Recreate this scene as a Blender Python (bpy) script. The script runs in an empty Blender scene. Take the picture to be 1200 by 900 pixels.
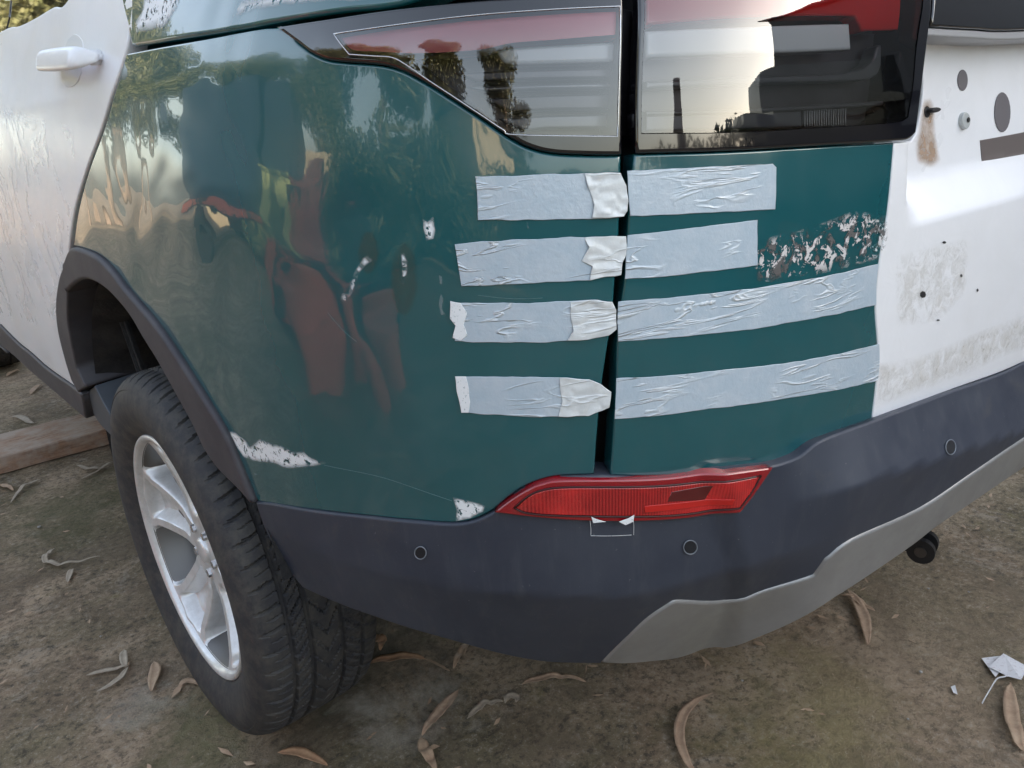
import bpy, bmesh, math, random
import numpy as np
from mathutils import Vector, Matrix, noise
from mathutils.geometry import delaunay_2d_cdt
random.seed(7)
rad = math.radians
scene = bpy.context.scene
C = scene.collection

# ------------------------------------------------------------------ camera
CAM = np.array([-0.3613, -1.5677, 1.2012]); YAW, PITCH, ROLL, FPX = 0.68607, 0.32781, -0.08896, 931.0
def cam_axes():
    cy, sy, cp, sp = math.cos(YAW), math.sin(YAW), math.cos(PITCH), math.sin(PITCH)
    f = np.array([sy*cp, cy*cp, -sp]); r = np.array([cy, -sy, 0.]); u = np.cross(r, f)
    c, s = math.cos(ROLL), math.sin(ROLL)
    return c*r+s*u, -s*r+c*u, f
AX = cam_axes()
cd = bpy.data.cameras.new('camera'); cam = bpy.data.objects.new('camera', cd); C.objects.link(cam)
m = Matrix.Identity(4)
for i in range(3):
    m[i][0] = AX[0][i]; m[i][1] = AX[1][i]; m[i][2] = -AX[2][i]; m[i][3] = CAM[i]
cam.matrix_world = m
cd.sensor_width = 36; cd.lens = FPX*36/1200; cd.clip_start = .02; cd.clip_end = 600
scene.camera = cam

# ------------------------------------------------------------------ sky, sun, exposure
SUN_EL, SUN_AZ = rad(15), rad(124)          # azimuth from +Y towards +X: the low sun stands behind the car, to the right
w = bpy.data.worlds.new('World'); scene.world = w; w.use_nodes = True
nt = w.node_tree; bg = nt.nodes['Background']
sky = nt.nodes.new('ShaderNodeTexSky'); sky.sky_type = 'NISHITA'; sky.sun_disc = False
sky.sun_elevation = SUN_EL; sky.sun_rotation = SUN_AZ; sky.dust_density = 2.5; sky.air_density = 1.0
hs = nt.nodes.new('ShaderNodeHueSaturation'); hs.inputs['Saturation'].default_value = .56
nt.links.new(sky.outputs[0], hs.inputs['Color']); nt.links.new(hs.outputs[0], bg.inputs[0])
bg.inputs[1].default_value = .15
sl = bpy.data.lights.new('sun', 'SUN'); sl.energy = 4; sl.angle = rad(.6); sl.color = (1, .84, .64)
so = bpy.data.objects.new('sun', sl); C.objects.link(so)
sd = Vector((math.sin(SUN_AZ)*math.cos(SUN_EL), math.cos(SUN_AZ)*math.cos(SUN_EL), math.sin(SUN_EL)))
so.rotation_euler = sd.to_track_quat('Z', 'Y').to_euler()
so.location = sd*40
vs = scene.view_settings
vs.view_transform = 'Standard'; vs.look = 'None'; vs.gamma = 1; vs.use_curve_mapping = False; vs.exposure = 2.32
scene.cycles.max_bounces = 10; scene.cycles.transparent_max_bounces = 16
scene.cycles.caustics_reflective = False; scene.cycles.caustics_refractive = False

# ------------------------------------------------------------------ materials
def srgb(r, g, b):
    f = lambda c: (c/255/12.92) if c/255 <= .04045 else ((c/255+.055)/1.055)**2.4
    return (f(r), f(g), f(b), 1)
class Mat:
    def __init__(s, name, col=(.5, .5, .5, 1), rough=.5, metal=0, coat=0, spec=.5, coat_rough=.03):
        s.m = bpy.data.materials.new(name); s.m.use_nodes = True
        s.nt = s.m.node_tree; s.b = s.nt.nodes['Principled BSDF']
        if len(col) == 3: col = (*col, 1)
        s.b.inputs['Base Color'].default_value = col; s.b.inputs['Roughness'].default_value = rough
        s.b.inputs['Metallic'].default_value = metal; s.b.inputs['Coat Weight'].default_value = coat
        s.b.inputs['Coat Roughness'].default_value = coat_rough; s.b.inputs['Specular IOR Level'].default_value = spec
        s.tc = s.nt.nodes.new('ShaderNodeTexCoord'); s.col = col
    def n(s, t, **kw):
        x = s.nt.nodes.new(t)
        for k, v in kw.items(): setattr(x, k, v)
        return x
    def link(s, a, b): s.nt.links.new(a, b)
    def mapping(s, scale=(1, 1, 1), loc=(0, 0, 0), rot=(0, 0, 0), coord='Object'):
        mp = s.n('ShaderNodeMapping'); mp.inputs['Scale'].default_value = scale; mp.inputs['Location'].default_value = loc
        mp.inputs['Rotation'].default_value = rot; s.link(s.tc.outputs[coord], mp.inputs[0]); return mp.outputs[0]
    def noise(s, scale, detail=4, rough=.55, vec=None, dist=0):
        x = s.n('ShaderNodeTexNoise'); x.inputs['Scale'].default_value = scale; x.inputs['Detail'].default_value = detail
        x.inputs['Roughness'].default_value = rough; x.inputs['Distortion'].default_value = dist
        s.link(vec if vec is not None else s.tc.outputs['Object'], x.inputs['Vector']); return x.outputs['Fac']
    def ramp(s, fac, stops):
        r = s.n('ShaderNodeValToRGB'); e = r.color_ramp.elements
        while len(e) > 1: e.remove(e[0])
        for i, (p, c) in enumerate(stops):
            if isinstance(c, (int, float)): c = (c, c, c, 1)
            if len(c) == 3: c = (*c, 1)
            el = e[0] if i == 0 else e.new(p)
            el.position = p; el.color = c
        s.link(fac, r.inputs[0]); return r.outputs[0]
    def mix(s, fac, a, b, mode='MIX'):
        x = s.n('ShaderNodeMix', data_type='RGBA', blend_type=mode)
        for sock, v in ((x.inputs[0], fac), (x.inputs[6], a), (x.inputs[7], b)):
            if isinstance(v, bpy.types.NodeSocket): s.link(v, sock)
            else:
                if isinstance(v, tuple) and len(v) == 3: v = (*v, 1)
                sock.default_value = v
        return x.outputs[2]
    def math(s, op, a, b=0.0, clamp=False):
        x = s.n('ShaderNodeMath', operation=op); x.use_clamp = clamp
        for sock, v in ((x.inputs[0], a), (x.inputs[1], b)):
            if isinstance(v, bpy.types.NodeSocket): s.link(v, sock)
            else: sock.default_value = v
        return x.outputs[0]
    def setcol(s, o): s.link(o, s.b.inputs['Base Color'])
    def setrough(s, o): s.link(o, s.b.inputs['Roughness'])
    def bump(s, h, strength=.3, dist=.01, coat=False, prev=None):
        x = s.n('ShaderNodeBump'); x.inputs['Strength'].default_value = strength; x.inputs['Distance'].default_value = dist
        s.link(h, x.inputs['Height'])
        if prev: s.link(prev, x.inputs['Normal'])
        s.link(x.outputs[0], s.b.inputs['Normal'])
        if coat: s.link(x.outputs[0], s.b.inputs['Coat Normal'])
        return x.outputs[0]

# glossy green paint film with slow waves, fine dust and faint streaks
green = Mat('green_paint', srgb(6, 72, 76), rough=.22, spec=.6, coat=1, coat_rough=.02)
n1 = green.noise(3.2, 2, .5, dist=.6)
n2 = green.noise(220, 2, .5)
n3 = green.noise(1.6, 5, .6, vec=green.mapping((1, 1, .35)))
green.setcol(green.mix(green.ramp(green.noise(9, 5, .65), [(.5, 0), (.8, .06)]), green.mix(n3, (.006, .076, .092, 1), (.010, .096, .110, 1)), (.12, .19, .2, 1)))
b0 = green.bump(n1, .75, .02, coat=True)
green.bump(green.noise(40, 3, .5), .05, .001, coat=True, prev=b0)
green.link(green.ramp(green.noise(6, 6, .7), [(.35, .008), (.75, .03)]), green.b.inputs['Coat Roughness'])

white = Mat('white_paint', (.74, .74, .76, 1), rough=.38, coat=.4, coat_rough=.15)
wn = white.noise(5, 6, .65, dist=.8)
white.setcol(white.mix(white.ramp(wn, [(.45, 0), (.75, .4)]), (.83, .835, .86), (.72, .72, .72)))
white.setrough(white.ramp(white.noise(3, 5, .7), [(.3, .25), (.7, .6)]))
white.bump(white.noise(26, 6, .6, dist=1.2), .12, .004, coat=True)

slate = Mat('slate_plastic', (.040, .045, .060, 1), rough=.5, spec=.45)
sc0 = slate.mix(slate.ramp(slate.noise(7, 7, .7), [(.35, 0), (.8, .8)]), (.033, .040, .060), (.058, .066, .086))
sc0 = slate.mix(slate.ramp(slate.noise(40, 5, .7, vec=slate.mapping((1, 1, .12))), [(.52, 0), (.75, .22)]), sc0, (.12, .125, .135))
sc0 = slate.mix(slate.ramp(slate.noise(170, 3, .7), [(.70, 0), (.74, .6)]), sc0, (.22, .22, .22))
sc0 = slate.mix(slate.ramp(slate.noise(4, 8, .8, dist=.8), [(.56, 0), (.74, .45)]), sc0, (.11, .10, .085))
slate.setcol(sc0)
slate.setrough(slate.ramp(slate.noise(14, 5, .6), [(.3, .40), (.75, .62)]))
slate.bump(slate.noise(900, 2, .5), .15, .0006)
arch_m = Mat('dull_plastic', (.045, .042, .050, 1), rough=.6)
arch_m.setcol(arch_m.mix(arch_m.ramp(arch_m.noise(12, 6, .7), [(.4, 0), (.8, 1)]), (.050, .047, .056), (.085, .08, .085)))
arch_m.bump(arch_m.noise(700, 2, .5), .2, .0006)
silver = Mat('grey_plate_paint', (.20, .205, .21, 1), rough=.42, metal=.35, coat=.2, coat_rough=.2)
silver.setrough(silver.ramp(silver.noise(9, 6, .7), [(.3, .3), (.75, .6)]))
silver.setcol(silver.mix(silver.ramp(silver.noise(8, 6, .7), [(.4, 0), (.8, .7)]), (.30, .30, .30), (.21, .205, .195)))
black_gloss = Mat('gloss_black', (.006, .006, .009, 1), rough=.08, coat=1)
dark = Mat('dark_inner', (.012, .012, .014, 1), rough=.7)
liner_m = Mat('liner_felt', (.022, .021, .022, 1), rough=.85)
liner_m.setcol(liner_m.mix(liner_m.ramp(liner_m.noise(18, 7, .75), [(.4, 0), (.75, 1)]), (.016, .016, .018), (.055, .050, .046)))
liner_m.bump(liner_m.noise(60, 6, .7), .6, .006)
rubber = Mat('tyre_rubber', (.024, .024, .026, 1), rough=.72)
rz = rubber.noise(30, 7, .75)
rubber.setcol(rubber.mix(rubber.ramp(rz, [(.42, 0), (.72, 1)]), rubber.mix(rubber.noise(5, 4), (.022, .022, .026), (.040, .040, .044)), (.085, .078, .066)))
rubber.bump(rubber.noise(260, 4, .6), .25, .001)
alloy = Mat('alloy_silver', (.46, .47, .49, 1), rough=.28, metal=.4, coat=.6)
alloy.setcol(alloy.mix(alloy.ramp(alloy.noise(26, 7, .7), [(.45, 0), (.75, .7)]), (.80, .80, .80), (.52, .50, .47)))
alloy.setrough(alloy.ramp(alloy.noise(12, 5, .6), [(.3, .3), (.8, .48)]))
steel = Mat('brake_steel', (.10, .09, .085, 1), rough=.5, metal=.8)
red_m = Mat('red_reflector', (.42, .008, .012, 1), rough=.18, coat=1)
def ribs(M_, scale, axis, strength, dist, smooth=False):
    wv = M_.n('ShaderNodeTexWave', wave_type='BANDS', bands_direction=axis); wv.inputs['Scale'].default_value = scale
    M_.link(M_.tc.outputs['Object'], wv.inputs['Vector']); return wv.outputs['Fac']
red_in = Mat('red_prisms', (.50, .01, .012, 1), rough=.25, coat=1)
vz = red_in.n('ShaderNodeTexVoronoi'); vz.inputs['Scale'].default_value = 420; red_in.link(red_in.tc.outputs['Object'], vz.inputs['Vector'])
red_in.bump(vz.outputs['Distance'], .25, .001)
rw_ = ribs(red_in, 90, 'X', 0, 0)
red_in.setcol(red_in.mix(red_in.math('MULTIPLY', rw_, .5), red_in.mix(red_in.ramp(red_in.noise(14, 3), [(.4, 0), (.62, 1)]), (.20, .003, .006), (.50, .012, .014)), (.62, .03, .03)))
red_frame = Mat('red_frame', (.27, .005, .012, 1), rough=.2, coat=1)
lamp_red = Mat('lamp_red', (.60, .02, .02, 1), rough=.2, coat=.5)
lamp_red_wash = Mat('lamp_red_sky_wash', (.95, .17, .19, 1), rough=.35, coat=.4)  # red paled in the colour to stand for sky reflection on the lens
lamp_white = Mat('lamp_white', (.86, .87, .90, 1), rough=.25, coat=.5)
lamp_smoke = Mat('lamp_smoke', (.050, .048, .055, 1), rough=.3, metal=.4)
lamp_smoke.setcol(lamp_smoke.mix(lamp_smoke.noise(14, 3), (.03, .028, .034), (.12, .11, .12)))
lamp_grey = Mat('lamp_grey', (.16, .16, .175, 1), rough=.3, metal=.5)
lamp_rib = Mat('lamp_ribbed', (.30, .30, .31, 1), rough=.25, metal=.4)
# clear cover glass: see-through with a real mirror layer
glass = bpy.data.materials.new('lamp_glass'); glass.use_nodes = True
g = glass.node_tree; g.nodes.clear()
go = g.nodes.new('ShaderNodeOutputMaterial'); gm = g.nodes.new('ShaderNodeMixShader'); gt = g.nodes.new('ShaderNodeBsdfTransparent')
gg = g.nodes.new('ShaderNodeBsdfGlossy'); gg.inputs['Roughness'].default_value = .01; fr = g.nodes.new('ShaderNodeFresnel'); fr.inputs[0].default_value = 2.1
gt.inputs[0].default_value = (.93, .93, .94, 1)
gn = g.nodes.new('ShaderNodeTexNoise'); gn.inputs['Scale'].default_value = 5; gtc = g.nodes.new('ShaderNodeTexCoord'); g.links.new(gtc.outputs['Object'], gn.inputs['Vector'])
gb = g.nodes.new('ShaderNodeBump'); gb.inputs['Distance'].default_value = .006; gb.inputs['Strength'].default_value = .5; g.links.new(gn.outputs['Fac'], gb.inputs['Height']); g.links.new(gb.outputs[0], gg.inputs['Normal'])
g.links.new(fr.outputs[0], gm.inputs[0]); g.links.new(gt.outputs[0], gm.inputs[1]); g.links.new(gg.outputs[0], gm.inputs[2]); g.links.new(gm.outputs[0], go.inputs[0])
win_m = Mat('tinted_window', (.012, .012, .014, 1), rough=.03, coat=1, spec=.9)

def tape_mat(name, ca, cb, wr=.8):
    t = Mat(name, ca, rough=.33, coat=.6, coat_rough=.12)
    nz = t.noise(11, 3, .5, vec=t.mapping((.7, .7, 4.0)), dist=.9)
    ridge = t.math('ABSOLUTE', t.math('SUBTRACT', nz, .5))
    rd = t.ramp(ridge, [(0, 1), (.035, 0)])
    area = t.ramp(t.noise(9, 2, .5), [(.42, 0), (.6, 1)])
    rr = t.math('MULTIPLY', rd, area)
    t.setcol(t.mix(rr, t.mix(t.ramp(t.noise(30, 5, .7), [(.4, 0), (.8, 1)]), ca, cb), (.66, .70, .73)))
    t.bump(t.math('ADD', rr, t.math('MULTIPLY', t.noise(120, 4, .6), .35)), wr, .0024, coat=True)
    return t
tape = tape_mat('pale_blue_tape', (.42, .51, .59), (.52, .58, .64))
tape_end = tape_mat('cream_tape', (.66, .69, .70), (.58, .62, .65), .5)
flake = Mat('peeled_film', (.55, .54, .54, 1), rough=.35, metal=.3)
flake.setcol(flake.mix(flake.ramp(flake.noise(60, 5, .7), [(.4, 0), (.6, 1)]), (.70, .70, .70), (.30, .27, .25)))
flake.bump(flake.noise(140, 4, .6), .7, .002)
patch_m = Mat('white_residue', (.72, .74, .76, 1), rough=.6)
patch_m.setcol(patch_m.mix(patch_m.ramp(patch_m.noise(330, 3, .6), [(.62, 0), (.67, .8)]), (.80, .82, .84), (.30, .36, .38)))
def film_mat(name, col, nscale, lo, hi, rough=.6, amount=.7, det=8):
    t = Mat(name, col, rough=rough)
    o = t.nt.nodes['Material Output']; tr = t.n('ShaderNodeBsdfTransparent'); mx = t.n('ShaderNodeMixShader')
    ao = t.n('ShaderNodeAttribute', attribute_name='edge')
    f = t.math('MULTIPLY', t.ramp(t.noise(nscale, det, .7, dist=.6), [(lo, 0), (hi, amount)]), ao.outputs['Fac'])
    t.link(f, mx.inputs[0]); t.link(tr.outputs[0], mx.inputs[1]); t.link(t.b.outputs[0], mx.inputs[2]); t.link(mx.outputs[0], o.inputs[0])
    return t
residue = film_mat('adhesive_residue', (.56, .53, .47, 1), 46, .42, .60, amount=.28)
dirt = film_mat('dried_dirt', (.56, .52, .45, 1), 44, .36, .68, amount=.42)
torn = film_mat('torn_film', (.62, .61, .61, 1), 60, .54, .57, rough=.4, amount=1, det=5)
torn2 = film_mat('brown_torn_film', (.11, .105, .105, 1), 38, .53, .58, rough=.5, amount=.9, det=7)
streaky = film_mat('streaky_residue', (.84, .86, .88, 1), 95, .425, .45, rough=.5, amount=1, det=6)
rust = film_mat('rust_stain', (.36, .22, .12, 1), 20, .25, .6, amount=.7)
ghost = film_mat('dulled_paint', (.085, .11, .085, 1), 18, .2, .5, rough=.4, amount=.30)
scuff = film_mat('scuff_marks', (.97, .97, .98, 1), 7, .52, .54, rough=.2, amount=.9)

# ------------------------------------------------------------------ body surface: plan curve (u along the skin) x height z
DS = .004
def build_plan():
    s = np.arange(0, 3.2, DS)
    kap = np.full_like(s, .03); kap[s > .55] = .09
    c0, L, turn = .90, 1.18, rad(71)
    kk = np.where((s > c0) & (s < c0+L), (1-np.cos(2*np.pi*(s-c0)/L))*turn/L, 0)
    kk2 = np.where(s > c0+L*.75, .13, 0)
    kap = kap+kk+kk2
    kap = np.convolve(np.pad(kap, 30, 'edge'), np.ones(61)/61, 'valid')
    kap[s > 2.5] = .06
    h = np.cumsum(kap)*DS
    x = np.cumsum(np.sin(h))*DS; y = .6-np.cumsum(np.cos(h))*DS
    # straight part ahead of the arch
    sf = np.arange(-3.4, 0, DS)
    hf = np.where(sf > -1.6, .0, .02*(sf+1.6)); hf = -.02*0-np.where(sf < 0, 0, 0)+hf*0
    xf = .012*np.clip(-sf-.9, 0, None)**2; yf = .6-sf
    return np.concatenate([sf, s]), np.concatenate([xf, x]), np.concatenate([yf, y])
PU, PX, PY = build_plan()
_tx = np.gradient(PX, PU); _ty = np.gradient(PY, PU); _l = np.hypot(_tx, _ty)
NX, NY = _ty/_l, -_tx/_l            # outward: left of the car / behind
if NX[len(NX)//4] > 0: NX, NY = -NX, -NY
def pc(u):
    return np.interp(u, PU, PX), np.interp(u, PU, PY), np.interp(u, PU, NX), np.interp(u, PU, NY)
def sstep(a, b, x):
    t = np.clip((np.asarray(x, float)-a)/(b-a), 0, 1); return t*t*(3-2*t)
def soft(x, k=.012):   # smooth max(x,0)
    return .5*(x+np.sqrt(x*x+k*k))-.0*k
def f_body(u, z):
    o = -.16*np.clip(z-.95, 0, None)**2-.12*np.clip(.95-z, 0, None)**2
    return o-.22*soft(z-1.285, .01)
def surf(u, z, f, off=0.):
    x, y, nx, ny = pc(u); o = f(u, z)+off
    return np.stack([x+nx*o, y+ny*o, np.asarray(z, float)+0*x], -1)
def snorm(u, z, f):
    e = .002
    a = surf(u+e, z, f)-surf(u-e, z, f); b = surf(u, z+e, f)-surf(u, z-e, f)
    n = np.cross(a, b); n /= np.linalg.norm(n, axis=-1)[..., None]
    x, y, nx, ny = pc(u); s_ = np.sign(n[..., 0]*nx+n[..., 1]*ny); return n*s_[..., None]
_q = slice(None, None, 4)
def pxray(p):
    p = np.atleast_2d(np.asarray(p, float))
    d = (p[:, :1]-600)/FPX*AX[0]-(p[:, 1:]-450)/FPX*AX[1]+AX[2]; return d
def hit(px, f):
    d = pxray(px); out = []
    qx, qy, qu = PX[_q], PY[_q], PU[_q]; nx, ny = NX[_q], NY[_q]
    def F(P):
        dx = P[:, None, 0]-qx; dy = P[:, None, 1]-qy; k = (dx*dx+dy*dy).argmin(1); i = np.arange(len(P))
        sdv = dx[i, k]*nx[k]+dy[i, k]*ny[k]; tang = dx[i, k]*(-ny[k])+dy[i, k]*nx[k]
        # tangent direction along +u
        tx, ty = np.interp(qu[k], PU, _tx), np.interp(qu[k], PU, _ty)
        u = qu[k]+dx[i, k]*tx+dy[i, k]*ty
        return sdv-f(u, P[:, 2]), u
    for r in d:
        t = np.linspace(.25, 4.5, 220); P = CAM+t[:, None]*r
        v, _ = F(P); neg = np.where(v < 0)[0]
        # a ray that only grazes the skin before running on under the car belongs to the near skin
        mi = np.where((v[1:-1] < v[:-2]) & (v[1:-1] <= v[2:]) & (v[1:-1] < .015) & (P[1:-1, 2] < .62))[0]+1
        if len(mi) and (not len(neg) or mi[0] < neg[0]-6) and v[mi[0]] > 0:
            _, uu = F(P[mi[0]][None]); out.append((uu[0], P[mi[0]][2])); continue
        if not len(neg): out.append((np.nan, np.nan)); continue
        a, b = t[max(neg[0]-1, 0)], t[neg[0]]
        for _ in range(16):
            c = .5*(a+b); vv, uu = F((CAM+c*r)[None])
            if vv[0] < 0: b = c
            else: a = c
        out.append((uu[0], (CAM+c*r)[2]))
    return np.array(out)
def ground(px, z=0.):
    d = pxray(px); t = (z-CAM[2])/d[:, 2]; return CAM+t[:, None]*d
def topx(P):
    q = np.asarray(P)-CAM; X, Y, Z = q@AX[0], q@AX[1], q@AX[2]; return 600+FPX*X/Z, 450-FPX*Y/Z

def catmull(P, closed=True, n=6):
    P = np.asarray(P, float); N = len(P); out = []
    for i in range(N if closed else N-1):
        p = [P[(i+k) % N] if closed else P[min(max(i+k, 0), N-1)] for k in (-1, 0, 1, 2)]
        for j in range(n):
            t = j/n
            out.append(.5*((2*p[1])+(-p[0]+p[2])*t+(2*p[0]-5*p[1]+4*p[2]-p[3])*t*t+(-p[0]+3*p[1]-3*p[2]+p[3])*t**3))
    return np.array(out)
def outline(pts, f, sub=.012):
    """pixel points (or ('w',u,z) points, or 's' before a point: start of a smooth run) -> dense (u,z) outline"""
    uz = []
    px = [p for p in pts if p[0] != 'w']
    H = hit(px, f) if px else []
    k = 0
    for p in pts:
        if p[0] == 'w': uz.append((p[1], p[2]))
        else: uz.append(tuple(H[k])); k += 1
    return np.array(uz)
def densify(P, sub=.012):
    out = []
    N = len(P)
    for i in range(N):
        a, b = P[i], P[(i+1) % N]; n = max(1, int(math.ceil(np.linalg.norm(b-a)/sub)))
        for j in range(n): out.append(a+(b-a)*j/n)
    return np.array(out)
def smooth_corner(P, ang=38, n=5):
    """Catmull-Rom through gentle corners, keeps sharp corners"""
    N = len(P); out = []
    def sharp(i):
        a = P[i]-P[i-1]; b = P[(i+1) % N]-P[i]
        c = np.dot(a, b)/(np.linalg.norm(a)*np.linalg.norm(b)+1e-12); return math.degrees(math.acos(max(-1, min(1, c)))) > ang
    S = [sharp(i) for i in range(N)]
    for i in range(N):
        p1, p2 = P[i], P[(i+1) % N]
        p0 = P[i-1] if not S[i] else p1-(p2-p1)
        p3 = P[(i+2) % N] if not S[(i+1) % N] else p2+(p2-p1)
        for j in range(n):
            t = j/n
            out.append(.5*((2*p1)+(-p0+p2)*t+(2*p0-5*p1+4*p2-p3)*t*t+(-p0+3*p1-3*p2+p3)*t**3))
    return np.array(out)
def area(P): return .5*np.sum(P[:, 0]*np.roll(P[:, 1], -1)-np.roll(P[:, 0], -1)*P[:, 1])
def inset(P, d):
    a = np.roll(P, 1, 0); b = np.roll(P, -1, 0)
    e1 = P-a; e2 = b-P
    n1 = np.stack([-e1[:, 1], e1[:, 0]], 1); n2 = np.stack([-e2[:, 1], e2[:, 0]], 1)
    n1 /= np.linalg.norm(n1, axis=1)[:, None]+1e-9; n2 /= np.linalg.norm(n2, axis=1)[:, None]+1e-9
    n = n1+n2; l = np.linalg.norm(n, axis=1)[:, None]; n = n/(l+1e-9); l2 = np.clip((n*n1).sum(1), .5, 1)[:, None]
    return P+n*d/l2, -n
def inpoly(pts, P):
    x, y = pts[:, 0][:, None], pts[:, 1][:, None]; a = P; b = np.roll(P, -1, 0)
    c = ((a[:, 1] > y) != (b[:, 1] > y)) & (x < (b[:, 0]-a[:, 0])*(y-a[:, 1])/(b[:, 1]-a[:, 1]+1e-15)+a[:, 0])
    return c.sum(1) % 2 == 1
def pdist(pts, P):
    best = np.full(len(pts), 1e9)
    for i in range(len(P)):
        a, b = P[i], P[(i+1) % len(P)]; ab = b-a; t = np.clip(((pts-a)@ab)/(ab@ab+1e-15), 0, 1)
        best = np.minimum(best, np.linalg.norm(pts-a-t[:, None]*ab, axis=1))
    return best

def mkobj(name, me, mat=None, parent=None):
    o = bpy.data.objects.new(name, me); C.objects.link(o)
    if mat is not None: me.materials.append(mat.m if isinstance(mat, Mat) else mat)
    if parent is not None: o.parent = parent
    return o
def tag(o, label=None, cat=None, group=None, kind=None):
    if label: o['label'] = label
    if cat: o['category'] = cat
    if group: o['group'] = group
    if kind: o['kind'] = kind
    return o

def panel(name, pts, f, mat, parent, off=0., depth=.02, r=.003, sp=.02, ang=38, holes=(), smooth=True, uz=False, wob=0, offf=None, edge=False, uzpts=None):
    """a skin panel cut to an outline, laid on the body surface, with rounded edges and a return flange"""
    P = np.array(pts, float) if uz else outline(pts, f)
    if smooth: P = smooth_corner(P, ang)
    if (P[:, 1] < .36).any(): print('STRAY', name, P[P[:, 1] < .36][:3])
    if np.isnan(P).any(): print('MISSED OUTLINE', name); P = P[~np.isnan(P).any(1)]
    P = densify(P, sp*.8)
    keep = [0]
    for i in range(1, len(P)):
        if np.linalg.norm(P[i]-P[keep[-1]]) > max(.0007, r*.25): keep.append(i)
    P = P[keep]
    if np.linalg.norm(P[0]-P[-1]) < max(.0007, r*.25): P = P[:-1]
    if area(P) < 0: P = P[::-1]
    if wob:
        P = P+np.array([(noise.noise(Vector((p[0]*60, p[1]*60, 3.1)))*wob, noise.noise(Vector((p[0]*60, p[1]*60, 9.7)))*wob) for p in P])
    Q, outn = inset(P, r)
    lo, hi = P.min(0), P.max(0)
    gx = np.arange(lo[0], hi[0], sp); gy = np.arange(lo[1], hi[1], sp*.87)
    G = np.array([(x+(j % 2)*sp*.5, y) for j, y in enumerate(gy) for x in gx])
    if len(G):
        G = G[inpoly(G, Q)]
        if len(G): G = G[pdist(G, Q) > sp*.35]
    HP = []
    for hx in holes:
        hx = np.array(hx)
        HP.append(hx)
        if len(G): G = G[~inpoly(G, hx)]; G = G[pdist(G, hx) > sp*.2]
    V = [tuple(p) for p in Q]; E = [(i, (i+1) % len(Q)) for i in range(len(Q))]
    for hx in HP:
        n0 = len(V); V += [tuple(p) for p in hx]; E += [(n0+i, n0+(i+1) % len(hx)) for i in range(len(hx))]
    V += [tuple(p) for p in G]
    vo, eo, fo, *_ = delaunay_2d_cdt([Vector(v) for v in V], E, [], 1, 1e-7)
    vo = np.array([(v.x, v.y) for v in vo])
    tri = np.array([t for t in fo if len(t) == 3]); cen = vo[tri].mean(1)
    ok = np.ones(len(tri), bool)
    for hx in HP: ok &= ~inpoly(cen, hx)
    tri = tri[ok]
    F = f if offf is None else (lambda u, z: f(u, z)+offf(u, z))
    S0 = surf(vo[:, 0], vo[:, 1], F, off); N0 = snorm(vo[:, 0], vo[:, 1], F)
    verts = [S0]; norms = [N0]; faces = []
    for t in tri:
        a, b, c = S0[t]; nn = np.cross(b-a, c-a)
        faces.append(tuple(int(x) for x in (t if nn@N0[t[0]] > 0 else t[::-1])))
    # rounded rim + flange
    nP = len(P); base = len(vo)
    # nearest output vertex of each Q point
    order = []
    for q in Q: order.append(int(((vo-q)**2).sum(1).argmin()))
    rings = [order]
    T3 = surf(P[:, 0]+outn[:, 0]*.001, P[:, 1]+outn[:, 1]*.001, F)-surf(P[:, 0], P[:, 1], F); T3 /= np.linalg.norm(T3, axis=1)[:, None]+1e-12
    NP_ = snorm(P[:, 0], P[:, 1], F)
    prof = [(a, None) for a in (30, 60, 90)] if r > .0012 else [(90, None)]
    for a, _ in prof:
        ca, sa = math.cos(rad(a)), math.sin(rad(a))
        uzr = Q+(P-Q)*sa
        verts.append(surf(uzr[:, 0], uzr[:, 1], F, off)-NP_*(r*(1-ca))); nn = NP_*ca+T3*sa; norms.append(nn/np.linalg.norm(nn, axis=1)[:, None])
        rings.append(list(range(base, base+nP))); base += nP
    if depth > r:
        verts.append(surf(P[:, 0], P[:, 1], F, off)-NP_*depth); norms.append(T3); rings.append(list(range(base, base+nP))); base += nP
    AV = np.concatenate(verts)
    ccw = None
    for ra, rb in zip(rings[:-1], rings[1:]):
        for i in range(nP):
            j = (i+1) % nP; q = [ra[i], ra[j], rb[j], rb[i]]
            if len(set(q)) < 3: continue
            q2 = []
            for x in q:
                if x not in q2: q2.append(x)
            if ccw is None:
                a, b, c = AV[q2[0]], AV[q2[1]], AV[q2[2]]; nn = np.cross(b-a, c-a); ccw = (nn@(T3[i]+NP_[i]*.5)) > 0
            faces.append(tuple(q2 if ccw else q2[::-1]))
    me = bpy.data.meshes.new(name); me.from_pydata([tuple(v) for v in AV], [], faces); me.validate(clean_customdata=False)
    for p in me.polygons: p.use_smooth = True
    me.normals_split_custom_set_from_vertices([tuple(n) for n in np.concatenate(norms)][:len(me.vertices)])
    if edge:
        at = me.attributes.new('edge', 'FLOAT', 'POINT'); dv = np.zeros(len(AV)); dv[:len(vo)] = np.clip(pdist(vo, P)/edge, 0, 1); at.data.foreach_set('value', dv)
    return mkobj(name, me, mat, parent)

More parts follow.
